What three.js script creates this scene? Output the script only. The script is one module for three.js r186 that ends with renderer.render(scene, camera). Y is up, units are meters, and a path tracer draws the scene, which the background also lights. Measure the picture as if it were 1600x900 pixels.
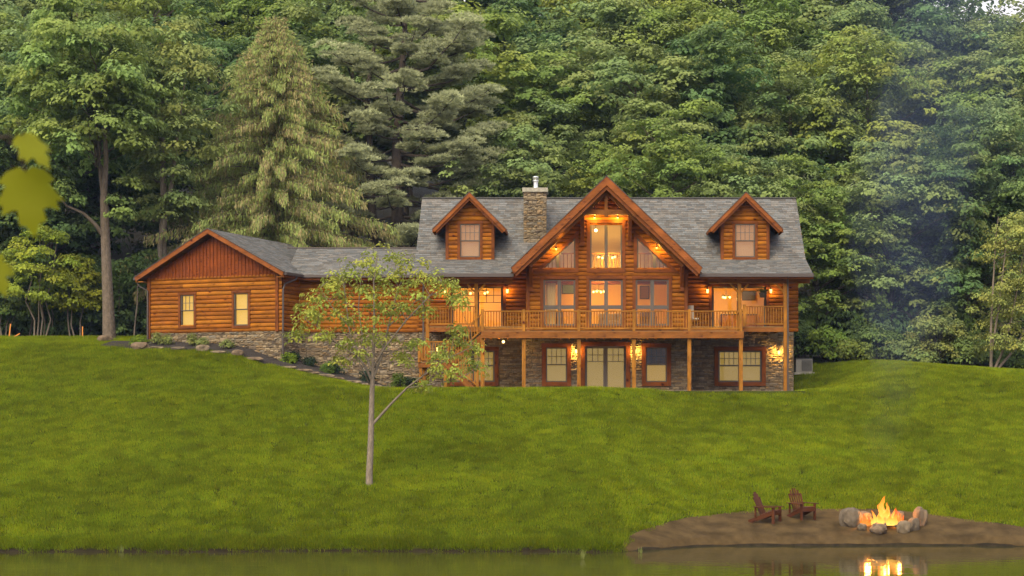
import * as THREE from 'three';
import { mergeGeometries } from 'three/addons/utils/BufferGeometryUtils.js';
import { RoundedBoxGeometry } from 'three/addons/geometries/RoundedBoxGeometry.js';

// ------------------------------------------------------------------ camera, sky, sun, exposure
const scene = new THREE.Scene();
const EYE = -1.15, CAMZ = 75.8, F = 2500;             // eye height, camera distance from the house front, focal length for a 1600 wide picture
const camera = new THREE.PerspectiveCamera(2 * Math.atan(650 / F) * 180 / Math.PI, 1800 / 1300, 0.5, 2000);
camera.position.set(0, EYE, CAMZ);
camera.lookAt(0, EYE, 0);
camera.setViewOffset(1800, 1300, 0, 0, 1600, 900);    // lens shift: level camera, verticals stay vertical
camera.focus = 76; camera.userData.fStop = 4.5;
const renderer = new THREE.WebGLRenderer({ antialias: true });
renderer.toneMapping = THREE.LinearToneMapping;
renderer.toneMappingExposure = 4.4;
renderer.shadowMap.enabled = true;

{ // soft dusk sky: lilac overhead, pinkish towards the horizon
  const W = 128, H = 64, d = new Float32Array(W * H * 4);
  for (let j = 0; j < H; j++) for (let i = 0; i < W; i++) {
    const el = ((j + 0.5) / H - 0.5) * Math.PI, t = Math.max(0, Math.sin(el)), k = (j * W + i) * 4, m = Math.pow(1 - t, 2.2);
    const az = (i + 0.5) / W * 2 * Math.PI, n = 0.03 * Math.sin(az * 3 + 4 * el) + 0.03 * Math.sin(az * 5 - 7 * el + 1);
    d[k] = (0.295 * (1 - m) + 0.31 * m) * (1 + n); d[k + 1] = (0.312 * (1 - m) + 0.268 * m) * (1 + n); d[k + 2] = (0.33 * (1 - m) + 0.272 * m) * (1 + n); d[k + 3] = 1;
  }
  const t = new THREE.DataTexture(d, W, H, THREE.RGBAFormat, THREE.FloatType);
  t.mapping = THREE.EquirectangularReflectionMapping; t.magFilter = THREE.LinearFilter; t.needsUpdate = true;
  scene.background = t; scene.environment = t;
}
const sun = new THREE.DirectionalLight(new THREE.Color(1, 0.86, 0.56), 1.5);   // the last of the daylight, behind the camera and very soft
sun.position.set(-30, 78, 66); sun.target.position.set(0, 0, -5); sun.castShadow = true; sun.shadow.radius = 105;
Object.assign(sun.shadow.camera, { left: -60, right: 60, top: 60, bottom: -60, near: 1, far: 260 });
sun.shadow.mapSize.set(2048, 2048);
scene.add(sun, sun.target);
scene.fog = new THREE.FogExp2(new THREE.Color(0.42, 0.58, 1.0), 0.00016);

// ------------------------------------------------------------------ helpers
const D = (z) => CAMZ - z;
const X = (px, z) => (px - 900) * D(z) / F, Y = (py, z) => EYE + (650 - py) * D(z) / F;   // photograph measures to metres at a known depth
function rngOf(seed) { let s = seed >>> 0; return () => { s = (s + 0x6d2b79f5) | 0; let t = Math.imul(s ^ (s >>> 15), 1 | s); t = (t + Math.imul(t ^ (t >>> 7), 61 | t)) ^ t; return ((t ^ (t >>> 14)) >>> 0) / 4294967296; }; }
const R0 = rngOf(7);
const lerp = (a, b, t) => a + (b - a) * t, clamp = (x, a, b) => Math.min(b, Math.max(a, x)), sstep = (a, b, x) => { const t = clamp((x - a) / (b - a), 0, 1); return t * t * (3 - 2 * t); };
const hash2 = (i, j, s = 0) => { let h = Math.imul(i | 0, 374761393) + Math.imul(j | 0, 668265263) + Math.imul(s | 0, 1274126177); h = Math.imul(h ^ (h >>> 13), 1274126177); return ((h ^ (h >>> 16)) >>> 0) / 4294967296; };
function vnoise(x, y, s = 0, per = 0) {
  let i = Math.floor(x), j = Math.floor(y); const fx = x - i, fy = y - j, u = fx * fx * (3 - 2 * fx), v = fy * fy * (3 - 2 * fy);
  const w = (a, b) => per ? hash2(((a % per) + per) % per, ((b % per) + per) % per, s) : hash2(a, b, s);
  return lerp(lerp(w(i, j), w(i + 1, j), u), lerp(w(i, j + 1), w(i + 1, j + 1), u), v);
}
function fbm(x, y, s = 0, oct = 4, per = 0) { let a = 0.5, t = 0, n = 0; for (let o = 0; o < oct; o++) { t += a * vnoise(x, y, s + o, per); n += a; x *= 2; y *= 2; a *= 0.5; if (per) per *= 2; } return t / n; }
const names = {};
const ORD = ['first', 'second', 'third', 'fourth', 'fifth', 'sixth', 'seventh', 'eighth', 'ninth', 'tenth', 'eleventh', 'twelfth', 'thirteenth', 'fourteenth', 'fifteenth', 'sixteenth', 'seventeenth', 'eighteenth', 'nineteenth', 'twentieth'];
const ordinal = (i) => i < 20 ? ORD[i] : i < 29 ? 'twenty-' + ORD[i - 20] : i === 29 ? 'thirtieth' : 'thirty-' + ORD[i - 30];
const numbered = (n) => { const k = names[n] = (names[n] ?? -1) + 1; return k ? n + '_' + String(k).padStart(3, '0') : n; };
function mk(name, geo, mat, parent) {       // a mesh from geometry in world coordinates
  const m = new THREE.Mesh(geo, mat); m.castShadow = m.receiveShadow = true;
  if (parent) { m.name = name; let p = parent; const o = new THREE.Vector3(); while (p && p !== scene) { o.add(p.position); p = p.parent; } geo.translate(-o.x, -o.y, -o.z); parent.add(m); }
  else { m.name = numbered(name); scene.add(m); }
  return m;
}
function grp(name, parent, pos) { const g = new THREE.Group(); g.name = parent ? name : numbered(name); if (pos) g.position.set(...pos); (parent ?? scene).add(g); return g; }
function tag(o, label, category, group) { o.userData.label = label; o.userData.category = category; if (group) o.userData.group = group; return o; }
const struct = (o) => { o.userData.kind = 'structure'; return o; };
const stuff = (o) => { o.userData.kind = 'stuff'; return o; };
function one(name, geo, mat, label, category, group, base) {  // a thing that is one mesh, its origin at its base
  geo.computeBoundingBox(); const b = geo.boundingBox, c = base ?? [(b.min.x + b.max.x) / 2, b.min.y, (b.min.z + b.max.z) / 2];
  geo.translate(-c[0], -c[1], -c[2]); const m = mk(name, geo, mat); m.position.set(...c); return tag(m, label, category, group);
}
const merge = (a) => { a = a.map((g) => g.index ? g.toNonIndexed() : g); const keep = ['position', 'normal', 'uv']; const col = a.some((g) => g.attributes.color); for (const g of a) for (const k of Object.keys(g.attributes)) if (!keep.includes(k) && !(col && k === 'color')) g.deleteAttribute(k); return mergeGeometries(a); };
function metreUV(g) {                       // box mapping in metres
  const p = g.attributes.position, n = g.attributes.normal, uv = new Float32Array(p.count * 2);
  for (let i = 0; i < p.count; i++) { const ax = Math.abs(n.getX(i)), ay = Math.abs(n.getY(i)), az = Math.abs(n.getZ(i));
    if (az >= ax && az >= ay) { uv[i * 2] = p.getX(i); uv[i * 2 + 1] = p.getY(i); } else if (ax >= ay) { uv[i * 2] = p.getZ(i); uv[i * 2 + 1] = p.getY(i); } else { uv[i * 2] = p.getX(i); uv[i * 2 + 1] = p.getZ(i); } }
  g.setAttribute('uv', new THREE.BufferAttribute(uv, 2)); return g;
}
// box between two corners; grain: uv u runs along the longest side
function box(x0, y0, z0, x1, y1, z1, M) {
  const g = new THREE.BoxGeometry(Math.abs(x1 - x0), Math.abs(y1 - y0), Math.abs(z1 - z0)); g.translate((x0 + x1) / 2, (y0 + y1) / 2, (z0 + z1) / 2);
  grainUV(g, Math.abs(x1 - x0), Math.abs(y1 - y0), Math.abs(z1 - z0)); if (M) g.applyMatrix4(M); return g;
}
function grainUV(g, lx, ly, lz) {
  const p = g.attributes.position, n = g.attributes.normal, uv = g.attributes.uv, ou = R0() * 7, ov = R0() * 7, L = lx >= ly && lx >= lz ? 0 : ly >= lz ? 1 : 2;
  for (let i = 0; i < p.count; i++) { const c = [p.getX(i), p.getY(i), p.getZ(i)], nn = [n.getX(i), n.getY(i), n.getZ(i)].map(Math.abs), a = nn.indexOf(Math.max(...nn)); const o = [0, 1, 2].filter((k) => k !== a); const k = o.includes(L) ? L : o[0], j = o.find((q) => q !== k); uv.setXY(i, c[k] + ou, c[j] + ov); }
}
function beam(p, q, w, h, up = [0, 1, 0]) { // a squared timber from p to q
  const a = new THREE.Vector3(...p), b = new THREE.Vector3(...q), d = b.clone().sub(a), l = d.length(), g = new THREE.BoxGeometry(w, h, l); grainUV(g, w, h, l);
  const z = d.normalize(), x = new THREE.Vector3(...up).cross(z); if (x.lengthSq() < 1e-6) x.set(1, 0, 0); x.normalize(); const y = z.clone().cross(x);
  g.applyMatrix4(new THREE.Matrix4().makeBasis(x, y, z).setPosition(a.add(b).multiplyScalar(0.5))); return g;
}
function tube(pts, rad, seg = 6, vs = 1) {  // tapered tube through points
  const n = pts.length, P = pts.map((p) => p.isVector3 ? p : new THREE.Vector3(...p)), pos = [], nor = [], uv = [], idx = []; let len = 0, ref = new THREE.Vector3(0.3, 0.1, 1);
  for (let i = 0; i < n; i++) {
    const t = P[Math.min(n - 1, i + 1)].clone().sub(P[Math.max(0, i - 1)]).normalize(), a = ref.clone().cross(t); if (a.lengthSq() < 1e-4) a.set(1, 0, 0).cross(t); a.normalize(); const b = t.clone().cross(a);
    if (i) len += P[i].distanceTo(P[i - 1]);
    for (let k = 0; k <= seg; k++) { const an = k / seg * Math.PI * 2, c = Math.cos(an), s = Math.sin(an), nx = a.x * c + b.x * s, ny = a.y * c + b.y * s, nz = a.z * c + b.z * s, r = rad[i]; pos.push(P[i].x + nx * r, P[i].y + ny * r, P[i].z + nz * r); nor.push(nx, ny, nz); uv.push(k / seg * vs, len); }
    if (i) for (let k = 0; k < seg; k++) { const A = (i - 1) * (seg + 1) + k, B = A + seg + 1; idx.push(A, A + 1, B, A + 1, B + 1, B); }
  }
  const g = new THREE.BufferGeometry(); g.setAttribute('position', new THREE.Float32BufferAttribute(pos, 3)); g.setAttribute('normal', new THREE.Float32BufferAttribute(nor, 3)); g.setAttribute('uv', new THREE.Float32BufferAttribute(uv, 2)); g.setIndex(idx); return g;
}
function poly(shapePts, z0, z1, holes = [], M) { // extruded outline in x, y
  const s = new THREE.Shape(shapePts.map((p) => new THREE.Vector2(...p))); for (const h of holes) s.holes.push(new THREE.Path(h.map((p) => new THREE.Vector2(...p))));
  const g = new THREE.ExtrudeGeometry(s, { depth: z1 - z0, bevelEnabled: false }); g.translate(0, 0, z0); metreUV(g); if (M) g.applyMatrix4(M); return g;
}
const rect = (x0, x1, y0, y1) => [[x0, y0], [x1, y0], [x1, y1], [x0, y1]];

// ------------------------------------------------------------------ textures and materials
function tex(w, h, f, srgb = false) {
  const d = new Uint8Array(w * h * 4);
  for (let j = 0; j < h; j++) for (let i = 0; i < w; i++) { const c = f(i / w, j / h), k = (j * w + i) * 4; for (let q = 0; q < 3; q++) d[k + q] = clamp((Array.isArray(c) ? c[q] : c) * 255, 0, 255); d[k + 3] = 255; }
  const t = new THREE.DataTexture(d, w, h); t.magFilter = THREE.LinearFilter; t.wrapS = t.wrapT = THREE.RepeatWrapping; t.needsUpdate = true; if (srgb) t.colorSpace = THREE.SRGBColorSpace; return t;
}
const rep = (t, x, y) => { const c = t.clone(); c.repeat.set(x, y); return c; };
const knots = []; { const r = rngOf(3); for (let i = 0; i < 26; i++) knots.push([r(), r(), 0.012 + 0.014 * r()]); }
const woodT = tex(512, 512, (u, v) => {
  let k = 0; let dv = 0; for (const [a, b, r] of knots) { let x = u - a, y = v - b; x -= Math.round(x); y -= Math.round(y); const q = Math.hypot(x * 0.6, y) / r; if (q < 5) { dv += (y > 0 ? 1 : -1) * 0.012 * Math.exp(-q * 0.8); k += Math.exp(-q * q * 1.3); } }
  const g = fbm(u * 8, (v + dv) * 64, 11, 3, 0), f = vnoise(u * 24, (v + dv) * 190, 5), l = fbm(u * 4, v * 6, 21, 3, 4);
  const t = 0.62 + 0.30 * (g - 0.5) + 0.16 * (f - 0.5) + 0.5 * (l - 0.5);
  return [t * (1 - 0.5 * k), t * (1 - 0.62 * k), t * (1 - 0.66 * k)];
});
const woodB = tex(256, 256, (u, v) => fbm(u * 6, v * 80, 31, 3, 0));
const grit = tex(512, 512, (u, v) => 0.25 + 0.75 * (0.6 * fbm(u * 16, v * 16, 41, 5, 16) + 0.4 * hash2(u * 512, v * 512, 3)));
const patch = tex(512, 512, (u, v) => 0.55 + 0.9 * (fbm(u * 6, v * 6, 51, 5, 6) - 0.28));
const barkT = tex(256, 512, (u, v) => 0.3 + 0.7 * fbm(u * 18 + 2 * vnoise(u * 6, v * 8, 2, 0), v * 10, 61, 4, 0));
const lin = (r, g, b) => new THREE.Color().setRGB(r, g, b);
const wood = (r, g, b, rough = 0.8, s = 0.45) => new THREE.MeshPhysicalMaterial({ specularIntensity: 0.35, color: lin(r * 0.67 / 0.62, g * 0.68 / 0.62, b * 0.6 / 0.62), map: rep(woodT, s, s), bumpMap: rep(woodB, s, s), bumpScale: 0.004, roughness: rough });
const M = {};
M.log = [wood(0.36, 0.118, 0.008), wood(0.30, 0.092, 0.007), wood(0.42, 0.146, 0.012), wood(0.33, 0.10, 0.007), wood(0.27, 0.082, 0.007)];
M.chink = wood(0.2, 0.066, 0.01, 0.9);
M.trim = wood(0.20, 0.055, 0.012, 0.75);
M.rake = wood(0.28, 0.082, 0.02, 0.75);
M.batten = wood(0.24, 0.052, 0.009, 0.75);
M.beam = wood(0.26, 0.09, 0.02, 0.8);
M.rail = wood(0.37, 0.15, 0.022, 0.75);
M.soffit = wood(0.36, 0.125, 0.014, 0.75);
M.board = wood(0.28, 0.18, 0.10, 0.85);
M.chair = wood(0.105, 0.03, 0.012, 0.6);
M.frame = new THREE.MeshStandardMaterial({ color: lin(0.06, 0.048, 0.045), roughness: 0.55 });
M.gutter = new THREE.MeshStandardMaterial({ color: lin(0.07, 0.055, 0.055), roughness: 0.4, metalness: 0.3 });
M.steel = new THREE.MeshStandardMaterial({ color: lin(0.62, 0.63, 0.65), roughness: 0.32, metalness: 0.85 });
M.black = new THREE.MeshStandardMaterial({ color: lin(0.02, 0.02, 0.022), roughness: 0.5, metalness: 0.4 });
M.glass = new THREE.MeshPhysicalMaterial({ color: 0xffffff, transmission: 1, thickness: 0, roughness: 0.03, ior: 1.46 });
M.shingle = new THREE.MeshStandardMaterial({ color: 0xffffff, vertexColors: true, roughness: 0.95, map: rep(grit, 1.3, 1.3), bumpMap: rep(grit, 2, 2), bumpScale: 0.006 });
M.stoneV = new THREE.MeshStandardMaterial({ color: 0xffffff, vertexColors: true, roughness: 0.92, map: rep(grit, 0.9, 0.9), bumpMap: rep(grit, 1.2, 1.2), bumpScale: 0.015 });
const stoneTones = [[0.27, 0.195, 0.125], [0.34, 0.255, 0.165], [0.21, 0.148, 0.092], [0.28, 0.22, 0.16], [0.38, 0.29, 0.19], [0.17, 0.125, 0.09], [0.31, 0.205, 0.11], [0.24, 0.20, 0.16]].map((c) => c.map((v) => v * 0.65));
M.stone = stoneTones.map((c) => new THREE.MeshStandardMaterial({ color: lin(...c.map((x) => x / 0.62)), roughness: 0.92, map: rep(grit, 0.9, 0.9), bumpMap: rep(grit, 1.2, 1.2), bumpScale: 0.015 }));
M.mortar = new THREE.MeshStandardMaterial({ color: lin(0.10, 0.08, 0.065), roughness: 1 });
M.concrete = new THREE.MeshStandardMaterial({ color: lin(0.42, 0.39, 0.34), roughness: 0.9, map: rep(grit, 0.6, 0.6) });
M.patio = new THREE.MeshStandardMaterial({ color: lin(0.2, 0.165, 0.13), roughness: 0.95, map: rep(grit, 0.5, 0.5) });
M.rock = [[0.27, 0.185, 0.125], [0.30, 0.225, 0.155], [0.22, 0.165, 0.12]].map((c) => new THREE.MeshStandardMaterial({ color: lin(...c.map((v) => v * 0.65)), roughness: 0.95, map: rep(patch, 0.9, 0.9), bumpMap: rep(grit, 1.5, 1.5), bumpScale: 0.03 }));
M.mulch = new THREE.MeshStandardMaterial({ color: lin(0.035, 0.024, 0.024), roughness: 1, map: rep(grit, 1.5, 1.5), bumpMap: rep(grit, 3, 3), bumpScale: 0.06 });
M.inWall = new THREE.MeshStandardMaterial({ color: lin(0.55, 0.33, 0.11), roughness: 0.8 });
M.inPale = new THREE.MeshStandardMaterial({ color: lin(0.6, 0.46, 0.28), roughness: 0.85 });
M.bark = new THREE.MeshStandardMaterial({ color: lin(0.17, 0.13, 0.105), roughness: 1, map: barkT, bumpMap: barkT, bumpScale: 0.04 });
M.barkPale = new THREE.MeshStandardMaterial({ color: lin(0.25, 0.2, 0.165), roughness: 1, map: barkT, bumpMap: barkT, bumpScale: 0.03 });
M.barkDark = new THREE.MeshStandardMaterial({ color: lin(0.10, 0.075, 0.065), roughness: 1, map: barkT, bumpMap: barkT, bumpScale: 0.03 });
const glow = (r, g, b, k) => new THREE.MeshStandardMaterial({ color: lin(0.06, 0.045, 0.02), emissive: lin(r, g, b), emissiveIntensity: k, roughness: 0.6 });
M.bulb = glow(1, 0.6, 0.14, 1.3);
M.shade = glow(1, 0.64, 0.11, 0.063);       // lit blinds
M.shadeGarage = glow(1, 0.56, 0.055, 0.175);
M.shadeGold = glow(1, 0.58, 0.06, 0.073);
M.shadeDusk = glow(1, 0.42, 0.16, 0.085);
const lamps = [];
function lampLight(p, I, color = [1, 0.6, 0.2], rad = 2) { const l = new THREE.PointLight(lin(...color), I * 0.3); l.position.set(...p); l.castShadow = true; l.shadow.radius = rad; l.name = 'lamp_light'; scene.add(l); return l; }

// ------------------------------------------------------------------ the lie of the land
const WATER = -5.56;
const shoreZ = (x) => 23.7 - 2.2 * sstep(0.5, 5, x) + 0.12 * Math.sin(x * 0.9) + 0.18 * Math.sin(x * 0.37 + 1) + 0.06 * Math.sin(x * 2.7);
const slopeAt = (x) => lerp(0.283, 0.292, sstep(-4, -13, x)) - 0.008 * sstep(-14, -24, x);
const topAt = (x) => lerp(lerp(1.72, 0.95, sstep(11, 26, x)), 2.78, sstep(-2, -20, x));
const smin = (a, b, k) => { const h = clamp(0.5 + 0.5 * (b - a) / k, 0, 1); return lerp(b, a, h) - k * h * (1 - h); };
function ground(x, z) {
  const zs = shoreZ(x), d = zs - z;
  if (d < 0) { const under = WATER + 0.04 - Math.min(1.6, -d * 0.9); return z > 56 ? Math.max(under, lerp(-7.2, -2.95, sstep(56, 72, z))) : under; }
  let h = WATER + 0.05 + 0.13 * sstep(0, 0.35, d) + slopeAt(x) * d + 0.25 * Math.sin(d * 0.32) * sstep(0, 6, d) * 0.4 + 0.10 * (fbm(x * 0.16, z * 0.16, 81, 3) - 0.5) * sstep(0, 4, d);
  h = smin(h, topAt(x) + 0.05 * Math.max(0, -z - 4) + 0.12 * (fbm(x * 0.1, z * 0.1, 82, 2) - 0.5), 0.8);
  const wx = clamp((x + 16.2) / 7.8, 0, 1) * (1 - sstep(10.8, 16.5, x)) , rise = Math.max(0, -z - 3) * 0.30 * sstep(10.2, 11.4, x);
  const pad = Math.min(h, 0 + rise);                                   // the ground cut flat under the house and its walk-out
  h = lerp(h, pad, wx * (1 - sstep(2.8, 6.5, z)) * sstep(-12, -9, z));
  if (z < -12) h += 0.27 * (-12 - z) * sstep(-12, -24, z) + 1.2 * (fbm(x * 0.03, z * 0.03, 83, 2) - 0.5) * sstep(-12, -30, z);
  return h;
}
{
  const axis = (a, b, step, far, grow) => { const v = []; for (let t = a; t <= b + 1e-6; t += step) v.push(t); let s = step, t = a; while (t > -far) { s *= grow; t -= s; v.unshift(t); } s = step; t = v[v.length - 1]; while (t < far) { s *= grow; t += s; v.push(t); } return v; };
  const xs = axis(-40, 40, 0.4, 700, 1.25), zs = axis(-14, 27, 0.2, 700, 1.22), pos = [], uv = [], idx = [];
  for (const z of zs) for (const x of xs) { pos.push(x, Math.min(ground(x, Math.max(z, -160)), 60), z); uv.push(x, z); }
  const n = xs.length; for (let j = 0; j + 1 < zs.length; j++) for (let i = 0; i + 1 < n; i++) { const a = j * n + i; idx.push(a, a + n, a + 1, a + 1, a + n, a + n + 1); }
  const g = new THREE.BufferGeometry(); g.setAttribute('position', new THREE.Float32BufferAttribute(pos, 3)); g.setAttribute('uv', new THREE.Float32BufferAttribute(uv, 2)); g.setIndex(idx); g.computeVertexNormals();
  struct(mk('ground', g, new THREE.MeshPhysicalMaterial({ specularIntensity: 0.08, color: lin(0.06, 0.076, 0.0065), roughness: 1, map: rep(patch, 0.11, 0.11), bumpMap: rep(grit, 1.2, 1.2), bumpScale: 0.05 })));
}
function sheet(name, x0, x1, nx, v0, v1, nv, at, mat) { // a strip that lies on the ground
  const pos = [], uv = [], idx = []; for (let j = 0; j <= nv; j++) for (let i = 0; i <= nx; i++) { const p = at(lerp(x0, x1, i / nx), lerp(v0, v1, j / nv)); pos.push(...p); uv.push(p[0], p[2]); }
  for (let j = 0; j < nv; j++) for (let i = 0; i < nx; i++) { const a = j * (nx + 1) + i; idx.push(a, a + nx + 1, a + 1, a + 1, a + nx + 1, a + nx + 2); }
  const g = new THREE.BufferGeometry(); g.setAttribute('position', new THREE.Float32BufferAttribute(pos, 3)); g.setAttribute('uv', new THREE.Float32BufferAttribute(uv, 2)); g.setIndex(idx); g.computeVertexNormals(); return struct(mk(name, g, mat));
}
const waterB = tex(512, 512, (u, v) => 0.5 * fbm(u * 8, v * 26, 91, 3, 0) + 0.5 * fbm(u * 3, v * 9, 95, 2, 0));
{ const g = new THREE.PlaneGeometry(150, 52); g.rotateX(-Math.PI / 2); g.translate(0, WATER, 44.5); metreUV(g);
  struct(mk('pond_water', g, new THREE.MeshPhysicalMaterial({ color: lin(0.036, 0.032, 0.0105), roughness: 0.045, ior: 1.33, bumpMap: rep(waterB, 0.22, 0.22), bumpScale: 0.006 }))); }
const mudM = new THREE.MeshPhysicalMaterial({ specularIntensity: 0.25, color: lin(0.032, 0.023, 0.013), roughness: 0.85, map: rep(patch, 0.7, 0.7), bumpMap: rep(grit, 1.5, 1.5), bumpScale: 0.06 });
sheet('mud_bank', -45, 45, 360, 0, 1, 6, (x, v) => { const z = shoreZ(x) - 0.10 - 0.10 * fbm(x * 1.7, 3, 12, 3) + v * 1.0; return [x, ground(x, z) + 0.022 + (v < 0.02 || v > 0.98 ? -0.03 : 0.05 * fbm(x * 3, v * 5, 13, 3) * sstep(0, 0.4, v)), z]; }, mudM);
// the sandy beach round the fire
const sandM = new THREE.MeshPhysicalMaterial({ specularIntensity: 0.15, color: lin(0.108, 0.071, 0.034), roughness: 1, map: rep(patch, 0.35, 0.35), bumpMap: rep(grit, 1.3, 1.3), bumpScale: 0.05 });
const sandBack = (x) => shoreZ(x) - (x < 11 ? 3.15 * Math.sqrt(Math.max(0, 1 - ((x - 9.4) / 7.9) ** 2)) : lerp(3.1, 1.15, sstep(10.5, 17, x))) + 0.16 * (fbm(x * 1.1, 4, 14, 4) - 0.5);
const onSand = (x, z) => x > 1.6 && z > sandBack(x) + 0.05;
sheet('sand_beach', 1.55, 30, 220, 0, 1, 26, (x, v) => { const zb = sandBack(x), z = lerp(zb, shoreZ(x) + 0.10, v); return [x, ground(x, z) + (v < 0.001 ? -0.02 : 0.03) + 0.05 * (fbm(x * 2.2, z * 2.2, 15, 4) - 0.4) * sstep(0, 0.15, v) - 0.05 * sstep(0.96, 1, v), z]; }, sandM);
const sandY = (x, z) => ground(x, z) + 0.035;

sheet('forest_floor', -110, 110, 150, -9.5, -120, 60, (x, z) => { const zz = x > 12 ? z + 1.6 : z; return [x, ground(x, zz) + 0.03 + 0.12 * fbm(x * 0.8, z * 0.8, 16, 3) * (z > -9.6 ? -0.5 : 1), zz]; }, new THREE.MeshStandardMaterial({ color: lin(0.045, 0.036, 0.022), roughness: 1, map: rep(patch, 0.4, 0.4), bumpMap: rep(grit, 1, 1), bumpScale: 0.08 }));

// ------------------------------------------------------------------ the log house
const zR = -2.4, H0 = [1.4, 0, -2];
const house = tag(grp('log_house', null, H0), 'honey coloured log house with stone base, gabled glass front, dormers and attached garage wing', 'house');
const TH = 21 * Math.PI / 180, GC = [-14.11, 0, -0.9], GW = 7.6;
const MG = new THREE.Matrix4().makeRotationY(-TH).setPosition(...GC);                 // garage wing: local x along its gable, z outwards
const gx = (px) => { const k = (px - 900) / F; return (k * (CAMZ - GC[2]) - GC[0]) / (Math.cos(TH) + k * Math.sin(TH)); };
const gy = (py, lx) => Y(py, GC[2] + lx * Math.sin(TH));
const COURSE = 0.2;
function logGeo(x0, x1, y0, h, z, proud, Mx) {
  const N = 6, pos = [], nor = [], uv = [], idx = [], ou = R0() * 9, ov = R0() * 9; let p0 = null;
  const pr = []; for (let k = 0; k <= N; k++) { const a = -Math.PI / 2 + Math.PI * k / N; pr.push([y0 + h / 2 + (h / 2) * Math.sin(a), z + proud * (0.3 + 0.7 * Math.cos(a)), Math.sin(a) * 0.8, Math.cos(a) + 0.35]); }
  for (const [q, x] of [[0, x0], [1, x1]]) for (let k = 0; k <= N; k++) { pos.push(x, pr[k][0], pr[k][1]); const l = Math.hypot(pr[k][2], pr[k][3]); nor.push(0, pr[k][2] / l, pr[k][3] / l); uv.push(x + ou, k * 0.05 + ov); }
  for (let k = 0; k < N; k++) idx.push(k, k + N + 1, k + 1, k + 1, k + N + 1, k + N + 2);
  for (const [q, x] of [[0, x0], [1, x1]]) { const b = pos.length / 3; for (let k = 0; k <= N; k++) { pos.push(x, pr[k][0], pr[k][1]); nor.push(q ? 1 : -1, 0, 0); uv.push(pr[k][1] + ou, pr[k][0] + ov); } for (let k = 1; k < N; k++) q ? idx.push(b, b + k, b + k + 1) : idx.push(b, b + k + 1, b + k); }
  const g = new THREE.BufferGeometry(); g.setAttribute('position', new THREE.Float32BufferAttribute(pos, 3)); g.setAttribute('normal', new THREE.Float32BufferAttribute(nor, 3)); g.setAttribute('uv', new THREE.Float32BufferAttribute(uv, 2)); g.setIndex(idx);
  if (Mx) g.applyMatrix4(Mx); return g;
}
const cut = (ivs, c) => c ? ivs.flatMap(([a, b]) => { const o = []; if (c[0] > a) o.push([a, Math.min(b, c[0])]); if (c[1] < b) o.push([Math.max(a, c[1]), b]); return o.filter(([p, q]) => q - p > 0.03); }) : ivs;
const rOpen = ([x0, x1, y0, y1]) => ({ at: (y) => y > y0 && y < y1 ? [x0, x1] : null, path: rect(x0, x1, y0, y1) });
function logWall(y0, y1, z, range, opens, outline, Mx, thick = 0.18, proud = 0.075, parent = house, split = 4.2) {
  const wall = mk('log_wall', poly(outline, z - thick, z, opens.map((o) => o.path), Mx), M.chink, parent);
  for (let y = y0, i = 0; y < y1 - 0.03; y += COURSE, i++) {
    const h = Math.min(COURSE, y1 - y), yc = y + h / 2; let iv = range(yc, y + h); if (!iv) continue; iv = [iv];
    for (const o of opens) iv = cut(iv, o.at(yc));
    for (const [a, b] of iv) { const cuts = [a]; let t = a + split * (0.4 + 0.9 * R0()); while (t < b - 0.8) { cuts.push(t); t += split * (0.7 + 0.6 * R0()); } cuts.push(b);
      for (let k = 0; k + 1 < cuts.length; k++) mk('log', logGeo(cuts[k] + (k ? 0.003 : 0), cuts[k + 1], y + 0.004, h - 0.008, z + (R0() - 0.5) * 0.008, proud * (0.93 + 0.14 * R0()), Mx), M.log[Math.floor(R0() * M.log.length)], wall); }
  }
  return wall;
}
// --- stonework: ledgestones laid course by course
const stoneVar = []; for (let i = 0; i < 10; i++) { const g = new THREE.BoxGeometry(1, 1, 1, 2, 2, 1), p = g.attributes.position, r = rngOf(100 + i), seen = {};
  for (let k = 0; k < p.count; k++) { const key = [p.getX(k), p.getY(k), p.getZ(k)].map((v) => v.toFixed(2)).join(); const j = seen[key] ??= [r() - 0.5, r() - 0.5, r() - 0.5]; const mid = Math.abs(p.getX(k)) < 0.1 && Math.abs(p.getY(k)) < 0.1; if (p.getZ(k) > 0) p.setXYZ(k, p.getX(k) * 0.965 + 0.05 * j[0], p.getY(k) * 0.93 + 0.10 * j[1], p.getZ(k) + (mid ? 0.15 : -0.12) + 0.3 * j[2]); else p.setX(k, p.getX(k) * 1.0); }
  g.computeVertexNormals(); const fl = g.toNonIndexed(); fl.computeVertexNormals(); stoneVar.push(fl); }
const stones = [];
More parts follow.
